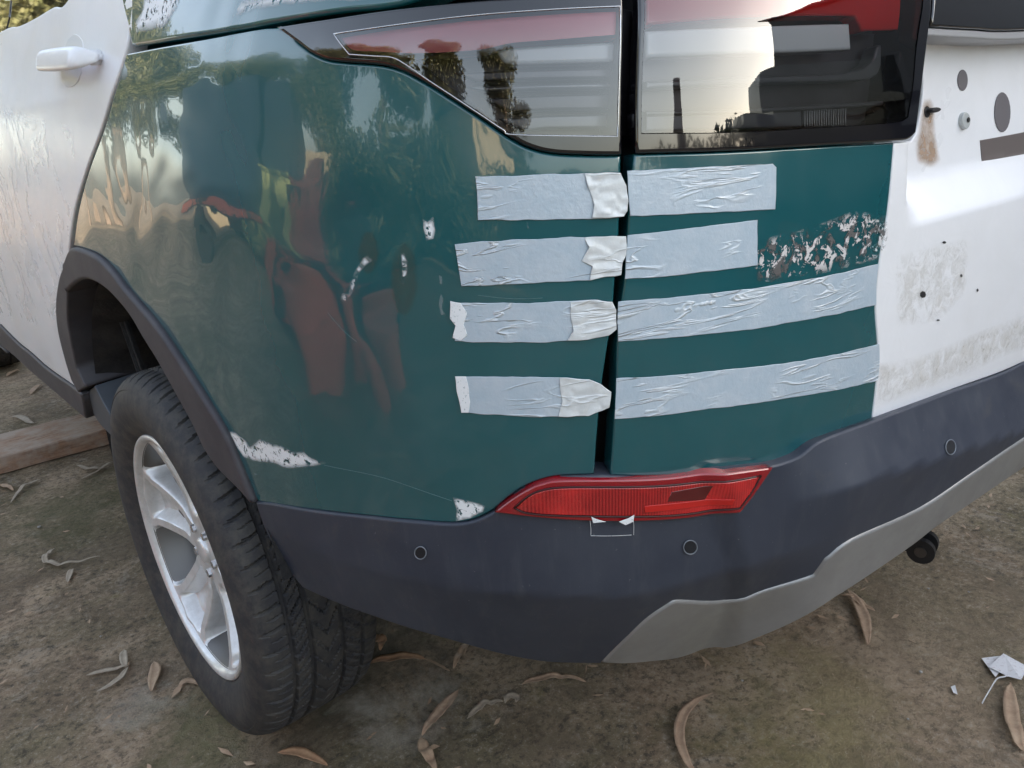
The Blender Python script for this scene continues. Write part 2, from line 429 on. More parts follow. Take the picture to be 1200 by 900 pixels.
def grow(name, bm, mat, parent=None, smooth=False):
    me = bpy.data.meshes.new(name); bm.normal_update(); bm.to_mesh(me); bm.free()
    if smooth:
        for p in me.polygons: p.use_smooth = True
    return mkobj(name, me, mat, parent)
def bm_box(bm, c, s, rot=None, bev=0):
    r = bmesh.ops.create_cube(bm, size=1); vs_ = r['verts']
    for v in vs_: v.co = Vector((v.co.x*s[0], v.co.y*s[1], v.co.z*s[2]))
    if bev: 
        es = list({e for v in vs_ for e in v.link_edges}); rr = bmesh.ops.bevel(bm, geom=es, offset=bev, segments=2, affect='EDGES'); vs_ = list({v for f_ in rr['faces'] for v in f_.verts} | {v for v in vs_ if v.is_valid})
    M_ = Matrix.Translation(c) @ (rot.to_4x4() if rot else Matrix.Identity(4))
    for v in vs_: v.co = M_ @ v.co
    return vs_
def lathe(prof, axis_pt, n=96, ang0=0):
    """profile [(x, r)] turned about the wheel axle (x axis) at axis_pt"""
    bm = bmesh.new(); R_ = []
    for (x, r) in prof:
        R_.append([bm.verts.new((axis_pt[0]+x, axis_pt[1]+r*math.cos(2*math.pi*i/n+ang0), axis_pt[2]+r*math.sin(2*math.pi*i/n+ang0))) for i in range(n)])
    for a, b in zip(R_[:-1], R_[1:]):
        for i in range(n): bm.faces.new((a[i], a[(i+1) % n], b[(i+1) % n], b[i]))
    bmesh.ops.recalc_face_normals(bm, faces=bm.faces)
    return bm

# ------------------------------------------------------------------ the car
car = bpy.data.objects.new('parked_car', None); C.objects.link(car); car.location = (0, 0, 0)
tag(car, 'white car with its dark green rear corner covered in strips of pale tape', 'car')

GREEN = [(302, 588), (360, 597), (420, 604), (480, 610), (540, 612.5), (575, 600), (596, 583), (618, 569), (650, 559), (697, 556.5),
         (701, 500), (706, 450), (712, 410), (718, 370), (722, 320), (727, 250), (728, 182),
         (690, 182), (650, 180), (622, 174), (598, 162), (560, 136), (520, 110), (490, 92), (470, 82), (446, 76), (410, 73), (385, 70), (366, 62), (350, 50), (325, 31.5),
         (240, 45), (148, 62), (137, 100), (122, 150), (104, 200), (92, 245), (86, 288),
         (96, 291), (117, 299), (134, 315), (151, 337), (189, 382), (227, 439), (264, 499), (281, 537)]
panel('rear_quarter_panel', GREEN, f_body, green, car, r=.004, depth=.03, sp=.022, ang=30)
UP = [(154, 54), (200, 47), (270, 36), (330, 25), (400, 14), (470, 5), ('w', 1.52, 1.335), ('w', 1.64, 1.345), ('w', 1.62, 1.84), ('w', 1.0, 1.84), ('w', .62, 1.84), ('w', .72, 1.5)]
# upper quarter and rear pillar, green
panel('upper_quarter_panel', UP, f_body, green, car, r=.006, depth=.03, sp=.03, ang=30)

# ---- doors
DOOR = [(146, 62), (133, 102), (118, 152), (100, 202), (87, 247), (81, 288), (79, 310), (72, 325), (68, 355), (70, 382), (75.5, 412), (85, 442), (93, 456.5),
        (57, 431), (38, 414), (22, 401), (0, 379), ('w', -1.1, .62), ('w', -1.1, 1.50), (0, 37), (22, 30), (42, 20), (62, 8), (76, 4), (86, -8),
        ('w', .62, 1.84), ('w', .70, 1.84), (154, 0), (151, 36)]
panel('rear_door', DOOR[:-5]+[('w', .58, 1.50), ('w', .56, 1.84), ('w', .66, 1.84), (156, 4), (151, 36)], f_body, white, car, r=.004, depth=.03, sp=.03, ang=30)
door = bpy.data.objects['rear_door']
panel('front_door', [('w', -1.108, .62), ('w', -1.108, 1.50), ('w', -2.2, 1.46), ('w', -2.25, .7), ('w', -2.2, .60)], f_body, white, car, r=.004, depth=.03, sp=.05, ang=30)
panel('front_wing', [('w', -2.208, 1.30), ('w', -3.3, 1.20), ('w', -3.35, .9), ('w', -2.9, 1.02), ('w', -2.5, .95), ('w', -2.26, .62)], f_body, white, car, r=.004, depth=.03, sp=.05, ang=30)
panel('side_window', [('w', -1.1, 1.485), (0, 43), (24, 36), (46, 24), (66, 12), (84, 0), ('w', .60, 1.50), ('w', .56, 1.78), ('w', -1.1, 1.80)], f_body, win_m, car, off=-.008, r=.002, depth=.01, sp=.05)
panel('front_window', [('w', -1.12, 1.49), ('w', -2.1, 1.45), ('w', -1.6, 1.78), ('w', -1.12, 1.80)], f_body, win_m, car, off=-.008, r=.002, depth=.01, sp=.05)
panel('window_strip', [(2, 0), (9, 0), (7, 20), (3, 36), (-2, 37)], f_body, black_gloss, car, off=-.006, r=.001, depth=.004, sp=.03)
# handle: a rounded grip standing off the door over a shallow scoop
def f_off(d): return lambda u, z: f_body(u, z)+d
H = hit([(52, 72), (119, 66), (85, 68)], f_body)
def grip():
    bm = bmesh.new(); n = 28; k = 14; rings = []
    u0, z0 = hit([(70, 71)], f_body)[0]; u1, z1 = hit([(123, 67)], f_body)[0]
    for i in range(n+1):
        t = i/n; u = u0+(u1-u0)*t; z = z0+(z1-z0)*t
        e = min(1, (min(t, 1-t)*7)) ; e = math.sqrt(max(.0, 1-(1-e)**2))
        hh = .0165*(.35+.65*e)*(1.0+.12*math.sin(t*3.1)); outw = .012+.024*e
        ring = []
        for j in range(k):
            a = 2*math.pi*j/k; ca, sa = math.cos(a), math.sin(a)
            dz = hh*math.copysign(abs(ca)**.75, ca); do = outw+.010*math.copysign(abs(sa)**.75, sa)*(.4+.6*e)
            ring.append(bm.verts.new(surf(np.array(u), np.array(z+dz), f_body, do)))
        rings.append(ring)
    for a, b in zip(rings[:-1], rings[1:]):
        for j in range(k): bm.faces.new((a[j], a[(j+1) % k], b[(j+1) % k], b[j]))
    bm.faces.new(rings[0]); bm.faces.new(rings[-1][::-1]); bmesh.ops.recalc_face_normals(bm, faces=bm.faces)
    h_ = grow('door_handle', bm, white, door, True)
    for i, (a, b) in enumerate(((.06, .16), (.86, .98))):
        bm = bmesh.new()
        for t in (.5*(a+b),):
            u = u0+(u1-u0)*t; z = z0+(z1-z0)*t; p = surf(np.array(u), np.array(z), f_body, .008)
            bm_box(bm, Vector(p), (.03, .024, .022), None, .006)
        grow('handle_mount', bm, white, h_, True)
grip()
ell = lambda c, rx, ry, n=20, ph=0: [(c[0]+rx*math.cos(2*math.pi*i/n+ph), c[1]+ry*math.sin(2*math.pi*i/n+ph)) for i in range(n)]
panel('handle_scoop', [(76, 58), (80, 46), (88, 40), (96, 46), (98, 58), (96, 84), (90, 98), (80, 102), (73, 96), (72, 84)], f_body, Mat('scoop_paint', (.72, .73, .76, 1), rough=.4, coat=.4), door, off=.0008, r=.0008, depth=0, sp=.008)
# ---- sill cladding and arch cladding
panel('sill_cladding', [(93, 457), (57, 432), (38, 415), (22, 402), (0, 380), ('w', -1.1, .615), ('w', -2.3, .60), ('w', -2.3, .45), ('w', -1.1, .545), (-6, 398), (15, 414), (38, 435), (64, 457), (94.5, 483), (103, 490), (99, 466)], f_body, arch_m, car, off=.006, r=.006, depth=.06, sp=.03, ang=30)
ARCH = [(78, 311), (80, 304), (86, 291), (96, 290), (117, 299), (134, 315), (151, 337), (189, 382), (227, 439), (264, 499), (281, 537), (302, 588), (299, 588),
        (285, 572), (262, 549), (245, 525), (236, 506), (228, 490), (216, 468), (206, 450), (196, 432), (188, 418), (174, 396), (160, 372), (146, 354), (131, 339), (115, 329), (102, 327), (90, 334), (82, 342)]
panel('arch_cladding', ARCH, f_body, arch_m, car, off=.010, r=.008, depth=.055, sp=.016, ang=40)
panel('door_arch_cladding', [(78, 310), (81, 318), (82, 345), (82, 374), (87, 405), (92, 430), (103, 453), (94, 459), (86, 444), (76, 412), (70, 384), (68, 356), (72, 326)], f_body, arch_m, car, off=.006, r=.005, depth=.10, sp=.02, ang=40)
panel('mud_guard', [(98, 462), (104, 454), (112, 470), (120, 484), (133, 505), (134, 518), (126, 514), (112, 500), (103, 486)], f_body, Mat('grey_guard', (.07, .08, .095, 1), rough=.5), car, off=-.012, r=.004, depth=.12, sp=.02, ang=50)

# ---- tailgate
def f_tail(u, z):
    u = np.asarray(u, float); z = np.asarray(z, float)
    # plate recess pressed in across the middle: upper wall deep, sloping shelf at its foot
    q_ = np.clip((z-1.004-.0*u)/.062, 0, 1); a = sstep(2.125, 2.175, u)*(q_*.5+.5*q_*q_*(3-2*q_))
    top = 1-sstep(1.235, 1.262, z)*.4
    return f_body(u, z)-.045*a*top-.0*u
RW = hit([(1070, 170), (1068, 255), (1200, 235), (1200, 190)], f_body)
WHITE = [(1048, 167), (1040, 250), (1030, 310), (1026, 360), (1029, 420), (1022, 492), (1060, 478), (1120, 455), (1200, 424), ('w', 2.95, .69), ('w', 3.05, .72), ('w', 3.05, 1.25), (1200, 36), (1086, 41), (1082, 100), (1075, 150), (1068, 165)]
tg = panel('tailgate', WHITE, f_tail, white, car, r=.003, depth=.03, sp=.012, ang=30)
GT = [(743, 181), (737, 250), (733, 320), (724, 390), (722, 450), (718, 520), (715, 557), (750, 558.5), (800, 557), (850, 552), (902, 545.5), (920, 541), (938, 533), (955, 519), (975, 509), (1000, 500), (1022, 492),
      (1029, 420), (1026, 360), (1030, 310), (1040, 250), (1048, 167), (960, 172), (850, 178)]
gtp = panel('green_wrap', GT, f_body, green, tg, r=.003, depth=.03, sp=.022, ang=30)
def spot(name, c, rx, ry, mat, parent, f=f_body, off=.0012, tilt=0, r=.0006, depth=0, n=22):
    pts = [(c[0]+rx*math.cos(a)*math.cos(tilt)-ry*math.sin(a)*math.sin(tilt), c[1]+rx*math.cos(a)*math.sin(tilt)+ry*math.sin(a)*math.cos(tilt)) for a in [2*math.pi*i/n for i in range(n)]]
    return panel(name, pts, f, mat, parent, off=off, r=r, depth=depth, sp=.008, smooth=False)
grey_hole = Mat('grey_primer', (.13, .12, .13, 1), rough=.6)
spot('mounting_hole', (1127.5, 94), 6, 12.5, grey_hole, tg, f_tail)
spot('mounting_hole', (1174, 131.5), 9.5, 23.5, grey_hole, tg, f_tail)
cap = spot('hole_plug', (1128, 141.5), 5, 10, Mat('plug_grey', (.42, .44, .44, 1), rough=.4), tg, f_tail, off=.006, r=.002, depth=.006)
spot('plug_centre', (1129.5, 140.5), 1.6, 3.2, dark, cap, f_tail, off=.0075)
spot('hook_hole', (1086, 131), 3.5, 7, dark, tg, f_tail)
spot('hook_stub', (1090, 129), 5.5, 3.0, dark, tg, f_tail, off=.010, r=.002, depth=.010, tilt=-.15)
panel('plate_slot', [(1148, 164.5), (1225, 150), (1226, 176), (1150, 189)], f_tail, Mat('bare_metal_slot', (.12, .10, .095, 1), rough=.55), tg, off=.001, r=.0008, depth=0, sp=.01, smooth=False)
panel('rust_stain', [(1078, 128), (1082, 116), (1090, 114), (1095, 124), (1096, 145), (1098, 165), (1103, 190), (1090, 197), (1074, 192), (1072, 170), (1076, 150)], f_tail, rust, tg, off=.0006, r=.0003, depth=0, sp=.006, edge=.012)
panel('adhesive_residue', [(1046, 300), (1090, 288), (1132, 278), (1135, 310), (1130, 345), (1100, 375), (1050, 384), (1048, 340)], f_tail, residue, tg, off=.0006, r=.0003, depth=0, sp=.01, edge=.012)
panel('dried_dirt', [(1026, 425), (1080, 415), (1140, 390), (1200, 368), (1290, 340), (1290, 390), (1200, 410), (1130, 440), (1070, 462), (1024, 480)], f_tail, dirt, tg, off=.0007, r=.0003, depth=0, sp=.012, edge=.015)
for c, a, b in (((1081, 345), 3.6, 4.2), ((1106, 284), 2.2, 1.6), ((1126, 323), 1.2, 2), ((1099, 375), 1.8, 1.0), ((1145, 340), 1, 2)):
    spot('chip_mark', c, a, b, dark, tg, f_tail, off=.0014, n=7)
# rear screen, its lower moulding and roof
panel('rear_screen', [(1089, -40), (1088, 31), (1140, 34), (1200, 35), ('w', 3.1, 1.262), ('w', 3.1, 1.8), ('w', 2.1, 1.8), ('w', 2.14, 1.4)], f_body, win_m, tg, off=.004, r=.003, depth=.02, sp=.04)
panel('handle_moulding', [(1087, 32), (1140, 35), (1200, 36), ('w', 3.05, 1.262), ('w', 3.05, 1.243), (1200, 46), (1140, 45), (1086, 42)], f_body, Mat('moulding_grey', (.33, .33, .34, 1), rough=.4), tg, off=.0, r=.003, depth=.05, sp=.02)

# ---- lamps
def deeper(d): return lambda u, z: f_body(u, z)-d
LH = [(326, 31), (352, 50), (368, 62), (386, 69.5), (410, 72.5), (447, 75.5), (471, 82), (491, 91.5), (521, 109.5), (561, 135.5), (599, 161), (623, 173), (650, 179), (690, 181), (727.5, 181.5), (728, 100), (727, -30), (640, -7), (560, 0), (450, 12), (390, 21)]
LL = [(394, 40), (402, 52), (412, 64), (440, 66), (462, 68), (480, 78), (500, 92), (530, 112), (566, 136), (590, 152), (606, 158), (722, 160), (724, 90), (725, 8), (640, 12), (550, 19), (470, 29)]
LLuz = densify(smooth_corner(outline(LL, f_body), 34), .012)
lamp = panel('tail_lamp', LH, f_body, black_gloss, car, off=.005, r=.004, depth=.05, sp=.02, ang=34, holes=[LLuz])
def lens(pts, parent, off): return panel('lens', pts, f_body, glass, parent, off=off, r=.001, depth=0, sp=.02, ang=34)
lens(LL, lamp, .004)
# chrome lip round the window
def tube_on(name, pts, f, off, rr, mat, parent, closed=True, smooth=True):
    P = outline(pts, f)
    P = densify(smooth_corner(P, 34), .02) if closed else np.array([p for p in catmull(P, False, 6)])
    bm = bmesh.new(); rings = []; n = len(P); Wd = surf(P[:, 0], P[:, 1], f, off); Nn = snorm(P[:, 0], P[:, 1], f)
    for i in range(n):
        a = Wd[(i-1) % n] if (closed or i > 0) else Wd[i]; b = Wd[(i+1) % n] if (closed or i < n-1) else Wd[i]
        t = b-a; t /= np.linalg.norm(t)+1e-9; s_ = np.cross(t, Nn[i]); s_ /= np.linalg.norm(s_)+1e-9
        rings.append([bm.verts.new(Wd[i]+rr*(math.cos(q)*Nn[i]+math.sin(q)*s_)) for q in [2*math.pi*j/8 for j in range(8)]])
    for i in range(n if closed else n-1):
        a, b = rings[i], rings[(i+1) % n]
        for j in range(8): bm.faces.new((a[j], a[(j+1) % 8], b[(j+1) % 8], b[j]))
    bmesh.ops.recalc_face_normals(bm, faces=bm.faces); return grow(name, bm, mat, parent, True)
chrome = Mat('bright_lip', (.62, .62, .64, 1), rough=.15, metal=.8)
tube_on('bright_lip', LL, f_body, .0045, .0007, chrome, lamp)
# inside: dark bowl wall, red band, white bar, smoked lower steps
def bowl(P, parent, d, mat, name='lamp_bowl'):
    bm = bmesh.new(); a = surf(P[:, 0], P[:, 1], f_body, .002); b = surf(P[:, 0], P[:, 1], f_body, -d); n = len(P)
    A = [bm.verts.new(x) for x in a]; B = [bm.verts.new(x) for x in b]
    for i in range(n): bm.faces.new((A[i], A[(i+1) % n], B[(i+1) % n], B[i]))
    return grow(name, bm, mat, parent, True)
bowl(LLuz, lamp, .06, lamp_grey)
panel('reflector_back', LL, deeper(.058), lamp_smoke, lamp, r=.001, depth=0, sp=.02, ang=34)
panel('red_band', [(394, 42), (402, 52), (414, 62), (446, 64), (490, 66), (560, 62), (600, 54), (650, 50), (724, 44), (725, 10), (640, 14), (550, 21), (470, 30)], deeper(.006), lamp_red_wash, lamp, r=.003, depth=.02, sp=.02, ang=40)
panel('white_bar', [(582, 60), (600, 56), (660, 52), (722, 49), (722, 72), (660, 74), (600, 75), (588, 70)], deeper(.016), lamp_white, lamp, r=.004, depth=.02, sp=.02, ang=60)
for k, (ya, yb, m_) in enumerate(((79, 92, lamp_smoke), (96, 104, lamp_grey), (109, 128, lamp_smoke), (133, 150, lamp_grey))):
    x0 = 520+k*18
    panel('reflector_step', [(x0+10, ya+6), (640, ya+2), (720, ya), (720, yb), (640, yb+1), (x0+24+(yb-ya), yb+4)], deeper(.022+.003*k), m_, lamp, r=.003, depth=.012, sp=.02, smooth=False)
# right lamp on the tailgate
RH = [(743, -40), (743, 100), (743, 179.5), (850, 176.5), (960, 170.5), (1048, 165.5), (1062, 163), (1070, 156), (1076, 110), (1082, 60), (1088, 0), (1090, -40)]
RL = [(752, -36), (751, 60), (749, 157), (850, 156), (960, 150), (1044, 144), (1060, 138), (1066, 100), (1072, 40), (1078, -36)]
RLuz = densify(smooth_corner(outline(RL, f_body), 34), .012)
lamp2 = panel('tail_lamp', RH, f_body, black_gloss, tg, off=.005, r=.004, depth=.05, sp=.02, ang=34, holes=[RLuz])
lens(RL, lamp2, .004)
bowl(RLuz, lamp2, .06, black_gloss)
panel('reflector_back', RL, deeper(.058), lamp_smoke, lamp2, r=.001, depth=0, sp=.02, ang=34)
panel('red_band', [(757, -30), (1055, -30), (1053, 35), (1010, 36), (1004, 22), (990, 18), (870, 20), (757, 29)], deeper(.012), lamp_red, lamp2, r=.003, depth=.02, sp=.02, ang=40)
panel('white_bar', [(757, 36), (870, 31), (996, 27), (998, 58), (930, 61), (850, 63), (757, 67)], deeper(.016), lamp_white, lamp2, r=.004, depth=.02, sp=.02, ang=60)
panel('reflector_step', [(757, 95), (880, 90), (990, 85), (1020, 74), (1028, 56), (1033, 52), (1032, 80), (1020, 92), (990, 95), (880, 98), (757, 104)], deeper(.030), lamp_grey, lamp2, r=.003, depth=.02, sp=.02, ang=60)
panel('reflector_step', [(757, 130), (880, 127), (1066, 116), (1064, 121), (880, 132), (757, 135)], deeper(.034), lamp_grey, lamp2, r=.002, depth=.02, sp=.02, ang=60)
panel('lower_bar', [(757, 134), (880, 130), (940, 128), (940, 149), (880, 151), (757, 154)], deeper(.042), lamp_grey, lamp2, r=.003, depth=.02, sp=.02, ang=60)
for k in range(18):
    x = 943+k*2.8
    panel('prism_rib', [(x, 128.5-k*.1), (x+1.5, 128.5-k*.1), (x+1.5, 148.5-k*.12), (x, 148.5-k*.12)], deeper(.038), lamp_rib, lamp2, r=.0006, depth=.004, sp=.01, smooth=False)

# ---- bumper
zcL = hit([(460, 674), (560, 690), (667, 697), (751, 697)], f_body)
zcR = hit([(987, 549), (1060, 530), (1130, 508), (1200, 486)], f_body)
def f_bump(u, z):
    u = np.asarray(u, float); z = np.asarray(z, float)
    wr = sstep(1.86, 2.02, u)                       # right part: shelf above the crease, upright face below
    zl = np.interp(u, zcL[:, 0], zcL[:, 1]); zr = np.interp(u, zcR[:, 0], zcR[:, 1])
    ol = -.43*soft(zl-z, .003)*(.25+.75*sstep(1.15, 1.6, u))
    top = .70; 
    sh = np.clip((zr+.115-z)/.115, 0, 1); sh = sh**1.25
    orr = .045*sh-.16*soft(zr-z, .003)
    wing = .012*sstep(1.80, 1.84, u+(z-.6)*.35)
    return f_body(u, z)+.004+ol*(1-wr)+orr*wr+wing*(1-wr)
BT = [(299, 588.5), (320, 591), (360, 598), (420, 605), (480, 611), (540, 614), (576, 602), (597, 585), (619, 571), (650, 561), (697, 558), (715, 558), (750, 559.5), (800, 558), (850, 553), (902, 547), (921, 542), (939, 534), (956, 520), (976, 510), (1000, 501), (1023, 493), (1060, 479), (1120, 456.5), (1200, 425.5), ('w', 2.95, .69), ('w', 3.15, .69)]
BB = [('w', 3.15, .57), ('w', 2.9, .575), (1200, 515), (1140, 556), (1080, 596), (1000, 632.5), (968, 656), (954, 675), (900, 692), (852, 705), (800, 705), (788, 706), (760, 725), (735, 748), (704, 778), (650, 777), (600, 770), (525, 750), (449, 727), (405.6, 711.6), (380, 701), (354, 688.6), (334, 663), (320, 640), (308, 615)]
bumper = panel('rear_bumper', BT+BB, f_bump, slate, car, r=.004, depth=.04, sp=.014, ang=42)
SK = [(704, 778), (735, 748), (760, 725), (789, 706), (800, 705), (852, 705), (900, 692), (954, 675), (968, 656), (1000, 632.5), (1080, 596), (1140, 556), (1200, 515), ('w', 2.9, .575), ('w', 3.15, .57), ('w', 3.15, .44), ('w', 2.9, .45), (1200, 549), (1110, 610), (1070, 640), (1000, 688), (960, 714), (900, 744), (850, 761), (800, 771), (760, 777)]
def f_skid(u, z): return f_bump(u, z)+.004
sk = panel('skid_plate', SK, f_skid, silver, bumper, r=.006, depth=.05, sp=.014, ang=42)
for c, rx, ry in (((493.5, 647), 6.2, 6.8), ((808, 640.5), 7.4, 7.6), ((1112.5, 523.5), 5.4, 8.2)):
    s_ = spot('parking_sensor', c, rx, ry, Mat('sensor_face', (.012, .014, .019, 1), rough=.5), bumper, f_bump, off=.0022, r=.001)
    tube_on('sensor_ring', ell(c, rx+.5, ry+.5, 16), f_bump, .0022, .0007, Mat('sensor_edge', (.20, .22, .25, 1), rough=.5), s_)
RF = [(580, 598), (600, 583), (620, 570.5), (636, 564), (655, 560.5), (700, 560), (780, 558), (845, 553.5), (902, 546.5), (884, 573), (864, 599), (800, 605.5), (700, 608.5), (620, 603)]
refl = panel('reflector', RF, f_bump, red_frame, bumper, off=.007, r=.003, depth=.014, sp=.012, ang=48)
panel('reflector_lens', [(605, 592), (618, 580), (632, 573), (655, 569), (700, 568.5), (780, 567), (845, 563), (885, 556), (876, 573), (862, 592), (800, 599), (700, 601), (625, 598)], f_bump, red_in, refl, off=.0086, r=.0016, depth=.003, sp=.012, ang=48)
tube_on('reflector_groove', [(603, 592), (618, 579), (632, 572), (655, 568), (700, 567.5), (780, 566), (845, 562), (887, 555), (877, 573), (863, 593), (800, 600), (700, 602), (624, 599)], f_bump, .0078, .0012, Mat('dark_red_groove', (.03, .001, .002, 1), rough=.4), refl)
panel('reflector_bulb_window', [(783, 573), (832, 566), (822, 583), (778, 585)], f_bump, Mat('dark_red_window', (.09, .004, .006, 1), rough=.3, coat=1), refl, off=.0092, r=.001, depth=.001, sp=.01, smooth=False)
panel('reflector_bright_prism', [(752, 589), (856, 582), (853, 589), (752, 597)], f_bump, Mat('bright_red_prism', (.50, .015, .012, 1), rough=.35, coat=.4), refl, off=.0100, r=.0006, depth=.001, sp=.01, smooth=False)
# little square of clear tape under the reflector, as its torn edge lines
for a, b in (((691, 609), (692, 627)), ((692, 627), (742, 626)), ((742, 626), (741, 603)), ((691, 609), (691, 592))):
    tube_on('tape_edge', [a, ((a[0]+b[0])/2+.6, (a[1]+b[1])/2+.7), b], f_bump, .0018 if a[1] > 600 else .010, .00028, patch_m, bumper, closed=False)
panel('tape_scrap', [(691, 601), (697, 604), (708, 607), (693, 608.5)], f_bump, patch_m, bumper, off=.0105, r=.0003, depth=0, sp=.01, smooth=False)
panel('tape_scrap', [(722, 607), (733, 603), (740, 599), (739, 607), (730, 611)], f_bump, patch_m, bumper, off=.0105, r=.0003, depth=0, sp=.01, smooth=False)

# ---- tape strips
T = dict(r=.0007, depth=0, sp=.010, smooth=False)
def strip(pts, endpts=None, lift=.0016, torn=None):
    o = panel('tape_strip', pts, f_body, tape, car, off=lift, wob=.0012, **T)
    if endpts: 
        def fl(u, z): return f_body(u, z)+.0035*np.abs(np.array([noise.noise(Vector((a*22, b*55, 1.7)))+.5*noise.noise(Vector((a*60, b*130, 5))) for a, b in zip(np.atleast_1d(u), np.atleast_1d(z))]).reshape(np.shape(u)))
        panel('tape_end', endpts, fl, tape_end, o, off=.0022, wob=.0010, r=.0008, depth=0, sp=.005, smooth=False)
    if torn: panel('torn_end', torn, f_body, patch_m, o, off=.0022, wob=.0018, r=.0005, depth=0, sp=.006, smooth=False)
    return o
L1 = strip([(557, 207), (600, 206), (640, 204), (690, 203), (727, 202), (730, 210), (734, 218), (736, 236), (735, 247), (731, 253), (715, 255), (690, 257), (620, 257.5), (560, 258), (559, 230)],
      [(684, 203), (727, 202), (731, 212), (734, 218), (736, 236), (735, 247), (731, 253), (715, 255), (693, 255.5), (696, 240), (690, 222)])
strip([(533, 286), (566, 283), (600, 281), (660, 278), (733, 276), (734, 290), (733, 300), (729, 308), (727, 322), (690, 328), (640, 331), (590, 333.5), (541, 335), (537, 310)],
      [(684, 277.5), (733, 276), (734, 290), (733, 300), (729, 308), (727, 322), (690, 328), (694, 312), (680, 306), (690, 290)])
strip([(531, 355), (560, 354.5), (620, 355), (660, 353), (700, 351), (717, 353), (722, 364), (722, 386), (713, 393), (690, 398), (640, 401), (590, 401), (533, 400), (535, 378)],
      [(668, 353.5), (700, 351), (717, 353), (722, 364), (722, 386), (713, 393), (690, 398), (664, 399.5), (672, 388), (668, 370)],
      torn=[(528, 352), (540, 355), (548, 366), (543, 380), (548, 392), (540, 400), (531, 396), (534, 380), (528, 372)])
strip([(534, 441), (600, 441), (650, 442), (690, 444), (704, 450), (716, 459), (714, 477), (702, 482), (690, 487), (660, 488), (620, 488), (580, 486), (541, 483), (538, 460)],
      [(655, 442), (690, 444), (704, 450), (716, 459), (714, 477), (702, 482), (690, 487), (654, 488), (658, 470), (656, 455)],
      torn=[(533, 440), (546, 441), (550, 455), (552, 470), (550, 484), (541, 484), (537, 462)])
def tstrip(pts, **kw): return panel('tape_strip', pts, f_body, tape, tg, off=.0016, wob=.0008, **T)
tstrip([(735, 200), (780, 198), (820, 196), (860, 194), (905, 192), (909, 196), (909, 220), (908, 245), (860, 248), (820, 250), (780, 252), (738, 253), (736, 228)])
tstrip([(735, 275), (770, 272), (820, 266), (850, 262), (887, 258), (887, 285), (887, 311), (850, 316), (820, 319), (780, 324), (732, 327), (733, 300)])
tstrip([(724, 353), (780, 349), (830, 344), (880, 338), (930, 330), (980, 321), (1028.5, 309), (1026, 335), (1026, 357), (980, 368), (930, 377), (880, 386), (830, 391), (780, 396), (724, 400), (723, 378)])
tstrip([(722, 443), (780, 440), (830, 435), (880, 430), (930, 424), (980, 415), (1029.5, 403), (1030, 425), (1028, 446), (980, 457), (930, 465), (880, 473), (830, 479), (780, 486), (720, 491), (721, 466)])
# peeled film, white residue and scratches
rnd = random.Random(3)
fb = []
for i in range(16):
    t = rnd.random(); cx = 886+t*152; cy = 300+rnd.gauss(0, 14)-t*34+((1-t)*12)
    cy = min(cy, 338-t*32); s_ = rnd.uniform(2.0, 9.5)*(1.0 if rnd.random() < .6 else .5); a0 = rnd.uniform(0, 6.3); n = rnd.randint(5, 8)
    fb.append([(cx+s_*rnd.uniform(.35, 1.1)*math.cos(a0+2*math.pi*k/n), cy+s_*rnd.uniform(.3, .9)*math.sin(a0+2*math.pi*k/n)) for k in range(n)])
fl_parent = gtp
def joined(name, polys, f, mat, parent, off, lift=.002):
    bm = bmesh.new()
    for q in polys:
        uzp = hit(q, f)
        if np.isnan(uzp).any(): continue
        if area(uzp) < 0: uzp = uzp[::-1]
        P = surf(uzp[:, 0], uzp[:, 1], f, off)+snorm(uzp[:, 0], uzp[:, 1], f)*np.array([[rnd.uniform(0, lift)] for _ in uzp])
        c = bm.verts.new(P.mean(0)+snorm(uzp[:1, 0], uzp[:1, 1], f)[0]*lift*.5); V = [bm.verts.new(p) for p in P]
        for i in range(len(V)): bm.faces.new((c, V[i], V[(i+1) % len(V)]))
    bm.normal_update()
    return grow(name, bm, mat, parent)
for m_, o_ in ((torn2, .0007), (torn, .0010)):
    panel('torn_film', [(880, 292), (905, 276), (940, 268), (975, 256), (1000, 247), (1040, 252), (1040, 285), (1028, 304), (985, 316), (930, 328), (886, 332)], f_body, m_, gtp, off=o_, r=.0003, depth=0, sp=.008, edge=.010)
qp = bpy.data.objects['rear_quarter_panel']
for nm, pts in (('white_residue', [(268, 505), (276, 506), (288, 515), (293, 522), (305, 514), (318, 519), (330, 521), (345, 529), (356, 528), (366, 536), (384, 543), (368, 546), (352, 549), (338, 549), (322, 543), (300, 541), (286, 536), (279, 526)]),
                ('white_residue', [(530, 582), (548, 586), (569, 592), (566, 600), (552, 607), (534, 611), (535, 598)]),
                ('white_residue', [(495, 256), (501, 259), (508, 254), (511, 270), (509, 280), (500, 282), (496, 268)]),
                ('white_residue', [(425, 302), (433, 299), (436, 306), (427, 312), (421, 322), (417, 334), (412, 346), (406, 354), (400, 350), (401, 343), (409, 344), (411, 330), (416, 318)]),
                ('white_residue', [(470, 298), (474, 296), (478, 306), (477, 320), (474, 333), (470, 332), (471, 314)]),
                ('white_residue', [(514, 322), (518, 324), (518, 334), (515, 332)]), ('white_residue', [(517, 344), (520, 350), (518, 362), (522, 368), (517, 369), (514, 358)]),
                ('white_residue', [(617, 259), (619, 263), (620, 268), (618, 268)]), ('white_residue', [(298, 553), (302, 556), (299, 557)])):
    panel(nm, pts, f_body, streaky, qp, off=.0008, r=.0004, depth=0, sp=.005, edge=.003 if len(pts) < 14 else .006, wob=.0020 if pts[0][0] in (268, 425) else .0009, smooth=False)
panel('dulled_patch', ell((432, 296), 13, 26, 18, .3), f_body, ghost, qp, off=.0004, r=.0003, depth=0, sp=.006, edge=.003)
